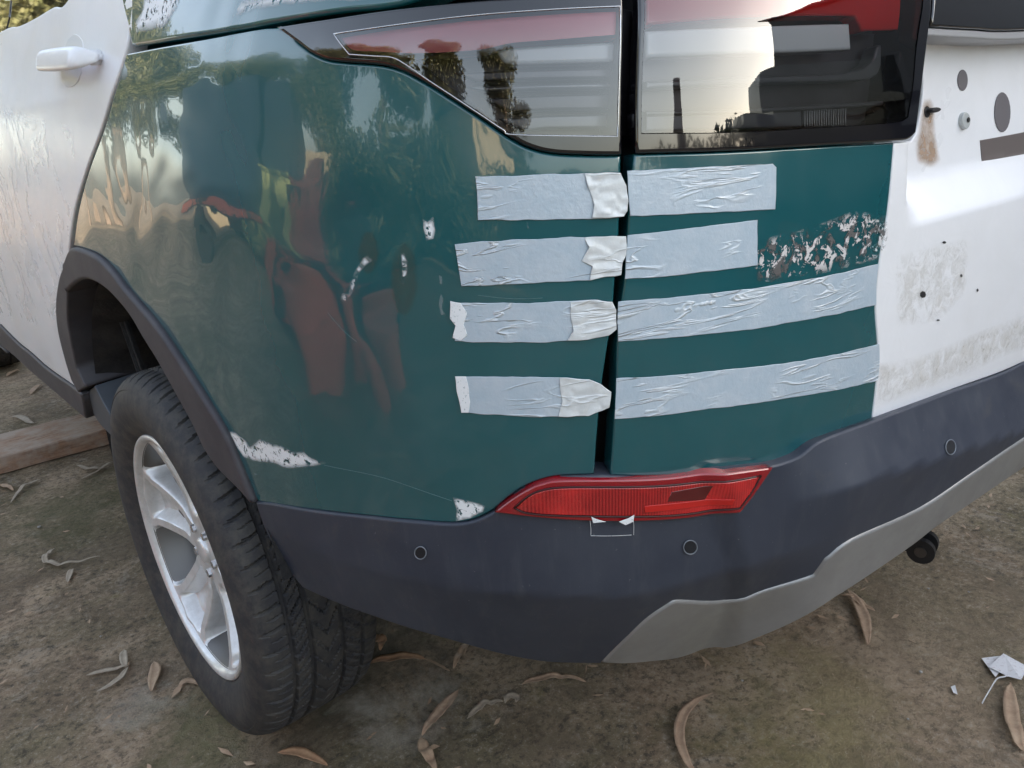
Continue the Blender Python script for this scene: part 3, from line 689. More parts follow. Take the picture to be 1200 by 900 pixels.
panel('dulled_patch', ell((474, 327), 17, 44, 22), f_body, ghost, qp, off=.0004, r=.0003, depth=0, sp=.006, edge=.003)
for pts in ([(384, 366), (392, 376), (405, 390), (420, 402)], [(560, 346), (600, 350), (640, 349)], [(380, 545), (450, 560), (540, 590)]):
    tube_on('scratch', pts, f_body, .0001, .00022, Mat('scratch_pale', (.10, .22, .23, 1), rough=.5), qp, closed=False)
uq = bpy.data.objects['upper_quarter_panel']
for pts in ([(180, 30), (190, 16), (199, 3), (199, 28)], [(262, 20), (276, 10), (284, 1), (300, -8), (420, -30), (430, 0), (360, 4), (330, 8), (296, 12), (270, 22)], [(156, 28), (166, 12), (170, -6), (196, -16), (215, -10), (206, 14), (190, 34), (160, 40)]):
    panel('white_residue', pts, f_body, streaky, uq, off=.0008, r=.0004, depth=0, sp=.01, edge=.01, wob=.003, smooth=False)
panel('scuff_marks', [(-60, 150), (60, 140), (90, 180), (80, 300), (60, 380), (0, 370), (-60, 330)], f_body, scuff, door, off=.0006, r=.0003, depth=0, sp=.02, edge=.03)

# ---- body structure behind the gaps, roof, liner, underbody
def shell():
    us = np.arange(-3.2, 3.16, .05); zs = np.array([.56, .62, .70, .80, .90, 1.0, 1.1, 1.2, 1.3, 1.4, 1.6, 1.84])
    bm = bmesh.new(); G_ = [[bm.verts.new(surf(np.array(u), np.array(z), f_body, -.075)) for u in us] for z in zs]
    for j in range(len(zs)-1):
        for i in range(len(us)-1):
            uc, zc = us[i]+.025, .5*(zs[j]+zs[j+1])
            y = .6-uc
            if math.hypot(y-.02, zc-.50) < .56: continue
            if math.hypot(y-2.92, zc-.50) < .56: continue
            bm.faces.new((G_[j][i], G_[j][i+1], G_[j+1][i+1], G_[j+1][i]))
    return grow('body_shell', bm, dark, car, True)
shell()
bm = bmesh.new(); bm_box(bm, (1.91, 1.5, .97), (.10, 4.7, .72), None, .03); grow('far_side_panel', bm, white, car)
panel('tailgate_pillar', [('w', 1.675, 1.345), ('w', 1.74, 1.345), ('w', 2.13, 1.345), ('w', 2.09, 1.84), ('w', 1.65, 1.84)], f_body, black_gloss, tg, off=.0, r=.004, depth=.03, sp=.04)
bm = bmesh.new(); bm_box(bm, (1.05, 1.1, 1.86), (1.72, 4.2, .06), None, .02); grow('roof', bm, white, car, False)
bm = bmesh.new(); bm_box(bm, (1.05, 1.35, .62), (1.5, 4.6, .12), None, .02); bm_box(bm, (1.1, -.70, .68), (.9, .4, .14), None, .05);
grow('underbody', bm, dark, car)
def liner():
    bm = bmesh.new(); cx, cy, cz = 0, .03, .44; n = 60; rr = .50
    xs = [.035, .10, .18, .26, .34, .42, .50]; R_ = []
    for x in xs:
        ring = []
        for i in range(n+1):
            a = rad(2)+rad(168)*i/n
            r_ = rr+.006*math.sin(a*26)*(1 if .08 < x < .45 else 0)+.01*math.sin(x*40)
            ring.append(bm.verts.new((x, cy+r_*math.cos(a), cz+r_*math.sin(a)*1.06)))
        R_.append(ring)
    for a, b in zip(R_[:-1], R_[1:]):
        for i in range(n): bm.faces.new((a[i], a[i+1], b[i+1], b[i]))
    cen = bm.verts.new((.5, cy, cz))
    for i in range(n): bm.faces.new((R_[-1][i], R_[-1][i+1], cen))
    bmesh.ops.recalc_face_normals(bm, faces=bm.faces)
    return grow('wheel_arch_liner', bm, liner_m, car, True)
ln = liner()
bm = bmesh.new()
for (y0, x0, w_) in ((.33, .10, .02), (.26, .16, .03), (.12, .3, .03)):
    bm_box(bm, (x0, y0, .72), (w_, .02, .5), Matrix.Rotation(rad(-22), 3, 'X'), .008)
grow('liner_rib', bm, liner_m, ln)

# ---- wheel: hub and brake > tyre, rim
def make_wheel():
    ax = (0, 0, .394)
    bmw = lathe([(.095, .03), (.095, .165), (.12, .165), (.12, .03)], ax, 64)
    wheel = grow('wheel', bmw, steel, car, True); wheel.location = (0, 0, 0)
    bm = bmesh.new(); bm_box(bm, (.105, .165, .44), (.075, .08, .19), Matrix.Rotation(rad(20), 3, 'X'), .02); grow('brake_caliper', bm, steel, wheel, True)
    # tyre: tread cut in as real grooves
    nt_ = 1300
    sw = [(.016, .262), (.010, .268), (.004, .276), (-.004, .292), (-.010, .312), (-.0125, .330), (-.0110, .346), (-.0065, .359), (-.0035, .3635), (-.0045, .3645), (-.001, .3705), (.004, .3765), (.011, .3825), (.020, .3870)]
    trd = [(.028, .3900), (.034, .3912), (.040, .3920), (.0455, .3926), (.0475, .3928), (.0505, .3929), (.0560, .3930), (.0590, .3931), (.062, .3932), (.066, .3934), (.070, .3935), (.074, .3936), (.078, .3937), (.0815, .3937), (.0835, .3937), (.0870, .3938), (.0925, .3939), (.0950, .3940), (.099, .3940), (.103, .3940), (.107, .3940), (.111, .3940), (.115, .3940), (.1175, .3940), (.120, .3940), (.1225, .3940), (.125, .3940), (.129, .3940), (.133, .3940), (.137, .3940), (.141, .3940), (.1455, .3940), (.148, .3939), (.1535, .3938), (.156, .3937), (.161, .3936), (.166, .3935), (.172, .3934), (.178, .3932), (.186, .3929), (.189, .3927), (.194, .3925), (.197, .3922), (.206, .3912), (.216, .3895)]
    tail = [(.224, .3860), (.230, .379), (.234, .365), (.236, .33), (.23, .29), (.22, .266), (.21, .262)]
    prof = sw+trd+tail; i0, i1 = len(sw), len(sw)+len(trd)
    grooves = [(.0532, .0040), (.0895, .0040), (.1508, .0040), (.1915, .0040)]
    V = []; N_ = len(prof)
    pitch = 58
    for k in range(nt_):
        th = 2*math.pi*k/nt_
        for j, (x, r_) in enumerate(prof):
            d = 0
            if i0-5 <= j < i1+2:
                for gx, gw in grooves:
                    if abs(x-gx) < gw: d = .0075
                shoulder = x < .049 or x > .196
                if shoulder:
                    xx = x if x < .1 else .245-x
                    ph = (th*pitch/(2*math.pi)+(xx*7)) % 1
                    if ph < .13: d = max(d, .0055*min(1, max(0, (xx-.005)/.012)))
                    elif .52 < ph < .575 and xx > .022: d = max(d, .003)
                elif .057 < x < .0855 or .155 < x < .188:
                    ph = (th*pitch/(2*math.pi)+(x if x < .1 else .245-x)*26) % 1
                    if ph < .14: d = max(d, .0055)
                    elif .5 < ph < .57: d = max(d, .003)
                elif .0935 < x < .147:
                    ph = (th*pitch/(2*math.pi)+abs(x-.12)*38) % 1
                    if ph < .13: d = max(d, .0045)
            r2 = r_-d
            z = ax[2]+r2*math.sin(th)
            if z < .002: z = .002+(z-.002)*.1       # the patch that rests on the ground
            V.append((x, r2*math.cos(th), z))
    F = []
    for k in range(nt_):
        k2 = (k+1) % nt_
        for j in range(N_-1): F.append((k*N_+j, k*N_+j+1, k2*N_+j+1, k2*N_+j))
    me = bpy.data.meshes.new('tyre'); me.from_pydata(V, [], F); me.validate()
    for p in me.polygons: p.use_smooth = True
    bm = bmesh.new(); bm.from_mesh(me); bmesh.ops.recalc_face_normals(bm, faces=bm.faces)
    bm.to_mesh(me); bm.free(); me.set_sharp_from_angle(angle=rad(32))
    mkobj('tyre', me, rubber, wheel)
    # rim: flange, barrel
    bmb = lathe([(.205, .262), (.20, .250), (.12, .222), (.07, .236), (.035, .243), (.020, .2495)], ax, 128)
    bmr = lathe([(.020, .2495), (.013, .2520), (.009, .2555), (.0065, .260), (.007, .264), (.010, .2665), (.016, .266), (.02, .262)], ax, 128)
    rim = grow('rim', bmb, Mat('rim_barrel', (.16, .155, .15, 1), rough=.4, metal=.6), wheel, True); grow('rim_lip', bmr, alloy, rim, True)
    # spokes: one dished face, cut through between five broad grooved arms
    bm = bmesh.new(); nr, na = 70, 900; G_ = {}
    for i in range(nr):
        r_ = .028+(.2515-.028)*i/(nr-1); t = i/(nr-1)
        hw = .021+.050*t**.8+.010*sstep(.85, 1, t); xf = .052-.036*t**1.3+.008*math.sin(t*math.pi)
        for k in range(na):
            a = 2*math.pi*k/na; da = (a-rad(86)+rad(36)) % rad(72)-rad(36); d = r_*math.sin(da)
            s_ = abs(d)-hw if r_ > .050 else -.02
            s_ = min(s_, .030)
            if s_ > .014 and r_ < .246: continue
            hub = 1-sstep(.050, .075, r_)
            x = xf+.050*sstep(-.001, .013, s_)*(1-hub)*(1-sstep(.236, .250, r_))
            gw = max(0.0, hw-.019); g1 = np.clip((gw-abs(d))/.014, 0, 1)*sstep(.075, .10, r_)*(1-sstep(.234, .244, r_))
            x += .030*g1
            x += .003*sstep(.0, .03, abs(d))*sstep(.08, .12, r_)
            G_[i, k] = bm.verts.new((x, r_*math.cos(a), .394+r_*math.sin(a)))
    for i in range(nr-1):
        for k in range(na):
            q = [(i, k), (i, (k+1) % na), (i+1, (k+1) % na), (i+1, k)]
            if all(p in G_ for p in q): bm.faces.new([G_[p] for p in q])
    bmesh.ops.recalc_face_normals(bm, faces=bm.faces)
    sp_ = grow('spokes', bm, alloy, rim, True); sp_.data.set_sharp_from_angle(angle=rad(35))
    bmh = lathe([(.044, .0005), (.0435, .022), (.045, .026), (.050, .029), (.056, .030)], ax, 64)
    grow('hub_cap', bmh, alloy, rim, True)
    for k in range(5):
        a = rad(50+72*k); bm = bmesh.new()
        bmesh.ops.create_cone(bm, cap_ends=True, segments=6, radius1=.0095, radius2=.0085, depth=.012, matrix=Matrix.Translation((.052, .052*math.cos(a), .394+.052*math.sin(a))) @ Matrix.Rotation(rad(90), 4, 'Y'))
        grow('wheel_nut', bm, chrome, rim)
    return wheel
wheel = make_wheel()
wheel.location.x = .004
def copytree(o, parent):
    c = o.copy(); C.objects.link(c); c.parent = parent
    for ch in list(o.children):
        if ch.name in bpy.data.objects: copytree(ch, c)
    return c
fw = copytree(wheel, car); fw.location = (.12, 4.1, 0)
for y in (0, 2.923):
    rw = copytree(wheel, car); rw.location = (2.0, y, 0); rw.rotation_euler.z = math.pi
    rw.location = (2.0, y, 0)
# ---- towing eye under the bumper
def tow():
    k = hit([(1088, 652)], f_skid)[0]; p = surf(np.array(k[0]), np.array(k[1]), f_skid, -.02)
    c = Vector(p)+Vector((.022, 0, .002))
    bm = bmesh.new(); n = 24
    rt = Matrix.Rotation(rad(14), 3, 'Z')
    for dx in (-.017, .017):
        A, B, Ao, Bo = [], [], [], []
        for i in range(n):
            a = 2*math.pi*i/n; ro, ri = .023, .009
            for lst, r_, h in ((A, ro, -.006), (B, ro, .006), (Ao, ri, -.006), (Bo, ri, .006)):
                lst.append(bm.verts.new(c+rt @ Vector((dx+h, r_*math.cos(a), r_*math.sin(a)))))
        for i in range(n):
            j = (i+1) % n
            bm.faces.new((A[i], A[j], B[j], B[i])); bm.faces.new((Ao[i], Bo[i], Bo[j], Ao[j])); bm.faces.new((A[i], Ao[i], Ao[j], A[j])); bm.faces.new((B[i], B[j], Bo[j], Bo[i]))
        bm_box(bm, c+rt @ Vector((dx, .045, .008)), (.011, .07, .028), rt, .003)
    bm_box(bm, c+rt @ Vector((0, .09, .01)), (.06, .05, .06), rt, .008)
    bmesh.ops.recalc_face_normals(bm, faces=bm.faces)
    o = grow('towing_eye', bm, Mat('black_steel', (.018, .018, .02, 1), rough=.45, metal=.3), car)
    bm = bmesh.new(); bmesh.ops.create_cone(bm, cap_ends=True, segments=20, radius1=.010, radius2=.010, depth=.05, matrix=Matrix.Translation(c) @ Matrix.Rotation(rad(14), 4, 'Z') @ Matrix.Rotation(rad(90), 4, 'Y'))
    grow('tow_pin', bm, steel, o)
tow()

# ------------------------------------------------------------------ ground
gm_ = Mat('worn_concrete', (.2, .18, .15, 1), rough=.9)
v = gm_.tc.outputs['Object']
big = gm_.noise(1.1, 6, .62, dist=.7); mid = gm_.noise(4.5, 8, .68, dist=.5); fine = gm_.noise(60, 8, .75); grit = gm_.noise(240, 4, .7)
base = gm_.mix(gm_.ramp(mid, [(.38, 0), (.62, 1)]), (.205, .138, .085), (.440, .325, .215))
base = gm_.mix(gm_.ramp(big, [(.44, 0), (.60, .72)]), base, (.125, .108, .050))       # mossy film
base = gm_.mix(gm_.ramp(gm_.noise(7, 7, .75, vec=gm_.mapping((1, 1, 1), (5, 2, 0)), dist=.8), [(.56, 0), (.68, .6)]), base, (.40, .345, .275))   # washed pale scabs
base = gm_.mix(gm_.ramp(gm_.noise(5, 6, .72, vec=gm_.mapping((1, 1, 1), (9, 7, 0))), [(.60, 0), (.72, .6)]), base, (.19, .165, .045))   # yellow-green moss
vo_ = gm_.n('ShaderNodeTexVoronoi'); vo_.inputs['Scale'].default_value = 150; gm_.link(v, vo_.inputs['Vector'])
base = gm_.mix(gm_.ramp(gm_.noise(22, 8, .8), [(.38, .38), (.50, 0)]), base, (.060, .048, .032))
base = gm_.mix(gm_.ramp(fine, [(.38, .75), (.50, 0)]), base, (.045, .038, .028))
base = gm_.mix(gm_.ramp(fine, [(.55, 0), (.68, .6)]), base, (.50, .44, .36))
base = gm_.mix(gm_.ramp(grit, [(.60, 0), (.72, .5)]), base, (.55, .50, .43))
base = gm_.mix(gm_.ramp(gm_.noise(2.6, 7, .7, vec=gm_.mapping((1, 1, 1), (3, 11, 0)), dist=1.2), [(.50, 0), (.62, .5)]), base, (.13, .095, .060))
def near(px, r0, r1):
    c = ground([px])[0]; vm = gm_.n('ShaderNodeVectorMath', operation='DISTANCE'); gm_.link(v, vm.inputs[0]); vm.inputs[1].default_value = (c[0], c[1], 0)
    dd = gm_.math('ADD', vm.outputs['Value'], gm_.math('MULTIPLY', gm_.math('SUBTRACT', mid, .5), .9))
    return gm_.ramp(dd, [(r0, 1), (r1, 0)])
patch_noise = gm_.noise(14, 6, .7)  # noise that breaks up the dark and pale patches placed below
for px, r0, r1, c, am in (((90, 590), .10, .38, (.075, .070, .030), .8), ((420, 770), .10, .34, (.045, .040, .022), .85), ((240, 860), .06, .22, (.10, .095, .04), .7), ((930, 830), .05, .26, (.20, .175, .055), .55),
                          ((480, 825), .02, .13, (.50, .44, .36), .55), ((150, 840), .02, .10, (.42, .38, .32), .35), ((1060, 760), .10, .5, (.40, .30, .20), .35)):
    base = gm_.mix(gm_.math('MULTIPLY', near(px, r0, r1), gm_.ramp(patch_noise, [(.35, am*.4), (.6, am)])), base, gm_.mix(fine, c, tuple(q*1.7 for q in c)))
gm_.setcol(base)
hgt = gm_.math('ADD', gm_.math('MULTIPLY', fine, .6), gm_.math('ADD', gm_.math('MULTIPLY', grit, .25), gm_.math('MULTIPLY', mid, 1.2)))
gm_.bump(hgt, .9, .012)
def ground_mesh():
    bm = bmesh.new()
    xs = list(np.linspace(-.9, 2.4, 200)); ys = list(np.linspace(-1.6, 2.9, 240))
    xs = [-90, -30, -10, -4, -2]+xs+[4, 8, 16, 40, 90]; ys = [-90, -30, -12, -5, -2.6]+ys+[4.5, 8, 16, 40, 90]
    G_ = []
    for y in ys:
        row = []
        for x in xs:
            z = 0
            if -1 < x < 2.5 and -1.7 < y < 3:
                z = .004*(noise.noise(Vector((x*9, y*9, 0)))+.5*noise.noise(Vector((x*24, y*24, 3)))+.4*noise.noise(Vector((x*60, y*60, 7))))-.003
            row.append(bm.verts.new((x, y, z)))
        G_.append(row)
    for j in range(len(ys)-1):
        for i in range(len(xs)-1): bm.faces.new((G_[j][i], G_[j][i+1], G_[j+1][i+1], G_[j+1][i]))
    return grow('ground', bm, gm_, None, True)
tag(ground_mesh(), kind='structure')

# ------------------------------------------------------------------ things on the ground
def plank():
    a, b = ground([(0, 556), (132, 520)]); h = .072
    c2 = ground([(0, 507), (95, 486)], h)
    d = (b-a); d[2] = 0; d /= np.linalg.norm(d); nrm = np.array([-d[1], d[0], 0.])
    wdt = float(np.mean([(c-a)@nrm for c in c2]))
    wdt = max(.10, min(.36, wdt))
    s0, s1 = a-d*.75, b+d*.55
    bm = bmesh.new(); n = 24; R_ = []
    for i in range(n+1):
        p = s0+(s1-s0)*i/n; r_ = []
        for (o_, z_) in ((0, .002), (0, h-.006), (.006, h), (wdt-.006, h), (wdt, h-.006), (wdt, .002)):
            q = p+nrm*o_; jj = noise.noise(Vector((q[0]*14, q[1]*14, z_*30)))*.003
            r_.append(bm.verts.new((q[0], q[1]+jj, z_+jj*.8)))
        R_.append(r_)
    for A, B in zip(R_[:-1], R_[1:]):
        for j in range(6): bm.faces.new((A[j], A[(j+1) % 6], B[(j+1) % 6], B[j]))
    bm.faces.new(R_[0]); bm.faces.new(R_[-1][::-1]); bmesh.ops.recalc_face_normals(bm, faces=bm.faces)
    wm = Mat('weathered_wood', (.12, .07, .045, 1), rough=.8)
    gr = wm.noise(7, 8, .7, vec=wm.mapping((1, 12, 12)), dist=.4)
    c_ = wm.mix(wm.ramp(gr, [(.3, 0), (.7, 1)]), (.15, .080, .048), (.42, .26, .165))
    c_ = wm.mix(wm.ramp(wm.noise(5, 5, .7), [(.45, 0), (.6, .7)]), c_, (.38, .32, .26))
    wm.setcol(c_); wm.bump(gr, .6, .006)
    o = grow('wooden_plank', bm, wm); tag(o, 'weathered brown wooden plank lying on the ground ahead of the wheel', 'plank')
plank()
leaf_mats = []
for k, (c1, c2) in enumerate((((.36, .23, .15), (.52, .37, .25)), ((.34, .22, .14), (.48, .34, .22)), ((.31, .25, .185), (.46, .38, .285)), ((.38, .20, .11), (.52, .33, .19)))):
    lm = Mat('dry_leaf', c1, rough=.65); lm.setcol(lm.mix(lm.ramp(lm.noise(55, 6, .7), [(.35, 0), (.7, 1)]), c1, c2)); lm.bump(lm.noise(180, 3, .6), .4, .002); leaf_mats.append(lm)
def leaf(path, width, mat, label, group='fallen gum leaves on the concrete', cat='leaf', curl=.35, lift=.004):
    P = catmull([(p[0], p[1]) for p in path], False, 8); P = np.vstack([P, path[-1]]); W_ = ground(P)
    n = len(W_); bm = bmesh.new(); R_ = []
    for i in range(n):
        t = i/(n-1); a = W_[max(i-1, 0)]; b = W_[min(i+1, n-1)]; d = b-a; d /= np.linalg.norm(d)+1e-9; s_ = np.array([-d[1], d[0], 0])
        # width: stalk first, then blade, then drawn-out tip
        wv = width*1.5*(math.sin(math.pi*min(1, max(0, (t-.06)/.94)**.75))**.8 if t > .06 else .03)+.0009
        zc = lift+.006*math.sin(t*3.1)*abs(noise.noise(Vector((path[0][0], i*.12, 0))))*3
        row = []
        for q in (-1, -.5, 0, .5, 1):
            row.append(bm.verts.new(W_[i]+s_*q*wv*(1+.05*noise.noise(Vector((i*.7, q, path[0][0]))))+np.array([0, 0, zc+abs(q)**1.5*wv*curl+.0008])))
        R_.append(row)
    for A, B in zip(R_[:-1], R_[1:]):
        for j in range(4): bm.faces.new((A[j], A[j+1], B[j+1], B[j]))
    ext = bmesh.ops.extrude_face_region(bm, geom=bm.faces[:]); 
    for v_ in ext['geom']:
        if isinstance(v_, bmesh.types.BMVert): v_.co.z -= .0007
    bmesh.ops.recalc_face_normals(bm, faces=bm.faces)
    o = grow('dry_leaf', bm, mat, None, True)
    tag(o, label, cat, group); return o
LV = [
 ([(993, 692), (1008, 716), (1015, 738), (1017, 757)], .0085, 0, 'long curved tan leaf just behind the towing eye'),
 ([(985, 699), (1000, 704), (1012, 712), (1025, 718)], .006, 1, 'thin pale leaf crossing under the curved leaf behind the towing eye'),
 ([(925, 726), (945, 717), (966, 707)], .007, 0, 'brown leaf poking out from under the grey bumper plate'),
 ([(612, 804), (632, 798), (655, 796), (687, 801)], .0062, 0, 'flat golden brown leaf lying crosswise under the bumper middle'),
 ([(548, 844), (562, 832), (575, 827), (590, 824)], .0058, 2, 'short pale curled leaf behind the bumper shadow edge'),
 ([(592, 826), (597, 818), (606, 820), (605, 825)], .0055, 2, 'tiny pale scrap of leaf beside the short curled leaf'),
 ([(538, 810), (524, 828), (508, 846), (495, 864)], .0082, 0, 'broad tan leaf pointing at the tyre, right of the pale patch'),
 ([(494, 866), (497, 880), (504, 892), (512, 908)], .0075, 1, 'brown leaf at the bottom edge below the broad tan leaf'),
 ([(835, 814), (812, 828), (798, 848), (797, 872), (806, 896), (816, 910)], .0068, 0, 'long leaf bent into a half ring behind the bumper'),
 ([(1184, 802), (1183, 822), (1186, 848), (1193, 872), (1199, 882)], .0085, 1, 'long tan leaf hanging down from the paper tag'),
 ([(326, 884), (346, 884), (366, 890), (384, 899)], .0072, 3, 'orange brown leaf at the bottom edge behind the tyre'),
 ([(549, 755), (541, 768), (532, 785)], .0062, 1, 'short brown leaf half hidden below the bumper edge'),
 ([(432, 780), (455, 775), (478, 772), (498, 774)], .0090, 3, 'brown leaf in the dark shade right of the tyre'),
 ([(498, 774), (510, 779), (522, 786), (527, 788)], .0016, 1, 'thin stalk lying right of the shaded brown leaf'),
 ([(433, 748), (440, 752), (448, 754), (446, 764)], .010, 3, 'small rounded leaf beside the tyre in the shade'),
 ([(181, 777), (183, 788), (180, 800), (178, 812)], .0085, 1, 'single reddish leaf in front of the wheel, pointing down'),
 ([(146, 763), (146, 776), (148, 784)], .0058, 2, 'grey leaf standing up from the cluster near the wheel'),
 ([(102, 793), (120, 789), (136, 786), (151, 782)], .0045, 2, 'pale grey leaf in the cluster near the wheel'),
 ([(151, 783), (142, 796), (128, 806), (114, 812)], .0045, 2, 'narrow grey leaf sloping down in the cluster near the wheel'),
 ([(64, 644), (58, 650), (54, 660), (68, 664), (90, 661), (118, 653)], .0050, 2, 'hooked grey leaf on the left of the concrete'),
 ([(86, 668), (82, 676), (80, 684)], .0052, 2, 'small grey leaf under the hooked leaf at left'),
 ([(47, 563), (36, 568), (24, 576), (13, 590)], .0045, 2, 'pale curved leaf at far left behind the plank'),
 ([(90, 546), (102, 551), (118, 551), (133, 542)], .0060, 2, 'pale leaf between the plank and the tyre'),
 ([(96, 562), (112, 555), (134, 543)], .0030, 2, 'thin pale twig leaf touching the tyre side'),
 ([(12, 490), (24, 490), (34, 496), (40, 497)], .010, 2, 'grey leaf beyond the plank at far left'),
 ([(36, 463), (42, 456), (50, 452)], .010, 1, 'small brown leaf beyond the plank near the sill'),
 ([(8, 442), (16, 437), (24, 435)], .010, 1, 'small brown leaf in the shade under the sill at far left'),
 ([(0, 569), (8, 572), (16, 576)], .0070, 1, 'brown leaf cut by the left edge below the plank'),
 ([(210, 806), (222, 800), (238, 806)], .0050, 1, 'small brown leaf tucked by the tyre foot'),
]
for path, wd, k, lab in LV: leaf(path, wd, leaf_mats[k], lab)
# twigs and grit
rnd = random.Random(11)
tw_m = Mat('grit_stone', (.33, .31, .28, 1), rough=.8)
def pebble(px, s, lab, m_=tw_m, grp='pale pebbles scattered on the concrete', nm='pebble', cat='pebble'):
    c = ground([px])[0]; bm = bmesh.new(); bmesh.ops.create_icosphere(bm, subdivisions=2, radius=s)
    for v_ in bm.verts: v_.co *= 1+.35*noise.noise(v_.co*2/s*.5+Vector((px[0], px[1], 0))); v_.co.z *= .6
    for v_ in bm.verts: v_.co += Vector((c[0], c[1], s*.4))
    o = grow(nm, bm, m_, None, True); tag(o, lab, cat, grp)
pebble((46, 618), .006, 'pale pebble left of the wheel, nearest the hooked leaf')
pebble((1079, 788), .004, 'pale pebble left of the paper tag string')
for px, lab in (((1088, 690), 'tiny white pebble below the towing eye'), ((1135, 694), 'tiny white pebble right of the towing eye'), ((870, 798), 'tiny pale pebble right of the half ring leaf'), ((1064, 843), 'flat pale pebble in the lower right of the ground'), ((118, 746), 'tiny pale pebble between the hooked leaf and the leaf cluster')):
    pebble(px, .0028, lab)
# crumbs of bark and leaf strewn over the concrete
def litter():
    r_ = random.Random(21); bm = bmesh.new()
    for i in range(900):
        x, y = r_.uniform(-.8, 2.3), r_.uniform(-1.5, 2.8); L = r_.uniform(.003, .016)*(1 if r_.random() < .9 else 2.2); wd = L*r_.uniform(.12, .5); a = r_.uniform(0, 6.3); c, s_ = math.cos(a), math.sin(a); z = .004
        vs_ = [bm.verts.new((x+px*c-py*s_, y+px*s_+py*c, z+r_.uniform(0, .003))) for px, py in ((-L, 0), (0, -wd), (L, 0), (L*.2, wd))]
        bm.faces.new(vs_)
    tag(grow('bark_litter', bm, leaf_mats[1]), 'fine crumbs of bark and leaf strewn over the concrete', 'litter', None, 'stuff')
litter()
# paper tag with its cord
def tag_paper():
    pm = Mat('tag_paper', (.72, .70, .70, 1), rough=.7)
    ln_ = pm.n('ShaderNodeTexBrick'); ln_.inputs['Scale'].default_value = 90; pm.link(pm.tc.outputs['Object'], ln_.inputs['Vector'])
    pm.setcol(pm.mix(pm.ramp(pm.noise(160, 4, .7), [(.55, 0), (.62, .45)]), (.74, .72, .72), (.45, .36, .36)))
    bm = bmesh.new()
    for pts, z in (([(1150, 773), (1172, 772), (1178, 780), (1166, 797)], .004), ([(1158, 786), (1175, 772), (1204, 786), (1196, 803), (1180, 797)], .010)):
        q = ground(pts); vs_ = [bm.verts.new((p[0], p[1], z+.004*(i % 2))) for i, p in enumerate(q)]; f_ = bm.faces.new(vs_)
        r_ = bmesh.ops.extrude_face_region(bm, geom=[f_])
        for v_ in r_['geom']:
            if isinstance(v_, bmesh.types.BMVert): v_.co.z -= .0006
    bmesh.ops.recalc_face_normals(bm, faces=bm.faces)
    o = grow('paper_tag', bm, pm); tag(o, 'white paper tag with a cord lying on the ground at the right edge', 'tag')
    for path in ([(1186, 790), (1178, 797), (1168, 800), (1160, 812), (1149, 831)], [(1180, 797), (1184, 792), (1192, 790), (1197, 791)]):
        W_ = ground(catmull(path, False, 6)); bm = bmesh.new(); prev = None
        for p in W_:
            ring = [bm.verts.new((p[0]+.0014*math.cos(a), p[1]+.0014*math.sin(a)*.7, .010+.0014*math.sin(a))) for a in (0, 1.57, 3.14, 4.71)]
            if prev:
                for j in range(4): bm.faces.new((prev[j], prev[(j+1) % 4], ring[(j+1) % 4], ring[j]))
            prev = ring
        grow('cord', bm, pm, o, True)
    q = ground([(1114, 806), (1119, 805), (1122, 815), (1117, 814)]); bm = bmesh.new(); f_ = bm.faces.new([bm.verts.new((p[0], p[1], .003+.002*(i % 2))) for i, p in enumerate(q)])
    r_ = bmesh.ops.extrude_face_region(bm, geom=[f_])
    for v_ in r_['geom']:
        if isinstance(v_, bmesh.types.BMVert): v_.co.z -= .0006
    tag(grow('paper_scrap', bm, pm), 'small white scrap of paper left of the paper tag', 'scrap')
tag_paper()

# ------------------------------------------------------------------ the yard around: what the paint and lamps mirror
bark = Mat('bark', (.16, .12, .09, 1), rough=.85)
leafg = Mat('gum_foliage', (.075, .085, .03, 1), rough=.6)
leafg.setcol(leafg.mix(leafg.noise(1.3, 4), (.05, .07, .025), (.13, .115, .045)))
def clump_mesh(seed, n=900, R=1.0):
    r_ = random.Random(seed); vs_, fs = [], []
    for i in range(n):
        th, ph = r_.uniform(0, 6.283), math.acos(r_.uniform(-1, 1)); q = R*r_.uniform(.3, 1)**.6
        c = Vector((q*math.sin(ph)*math.cos(th), q*math.sin(ph)*math.sin(th), q*.75*math.cos(ph)))
        d = Vector((r_.gauss(0, 1), r_.gauss(0, 1), r_.gauss(-.8, .7))).normalized()*r_.uniform(.10, .2); s_ = d.cross(Vector((r_.gauss(0, 1), r_.gauss(0, 1), r_.gauss(0, 1)))).normalized()*.035
        k = len(vs_); vs_ += [c-s_, c+d*.5-s_*1.3, c+d, c+d*.5+s_*1.3]; fs.append((k, k+1, k+2, k+3))
    return vs_, fs
CL = [clump_mesh(s) for s in range(4)]
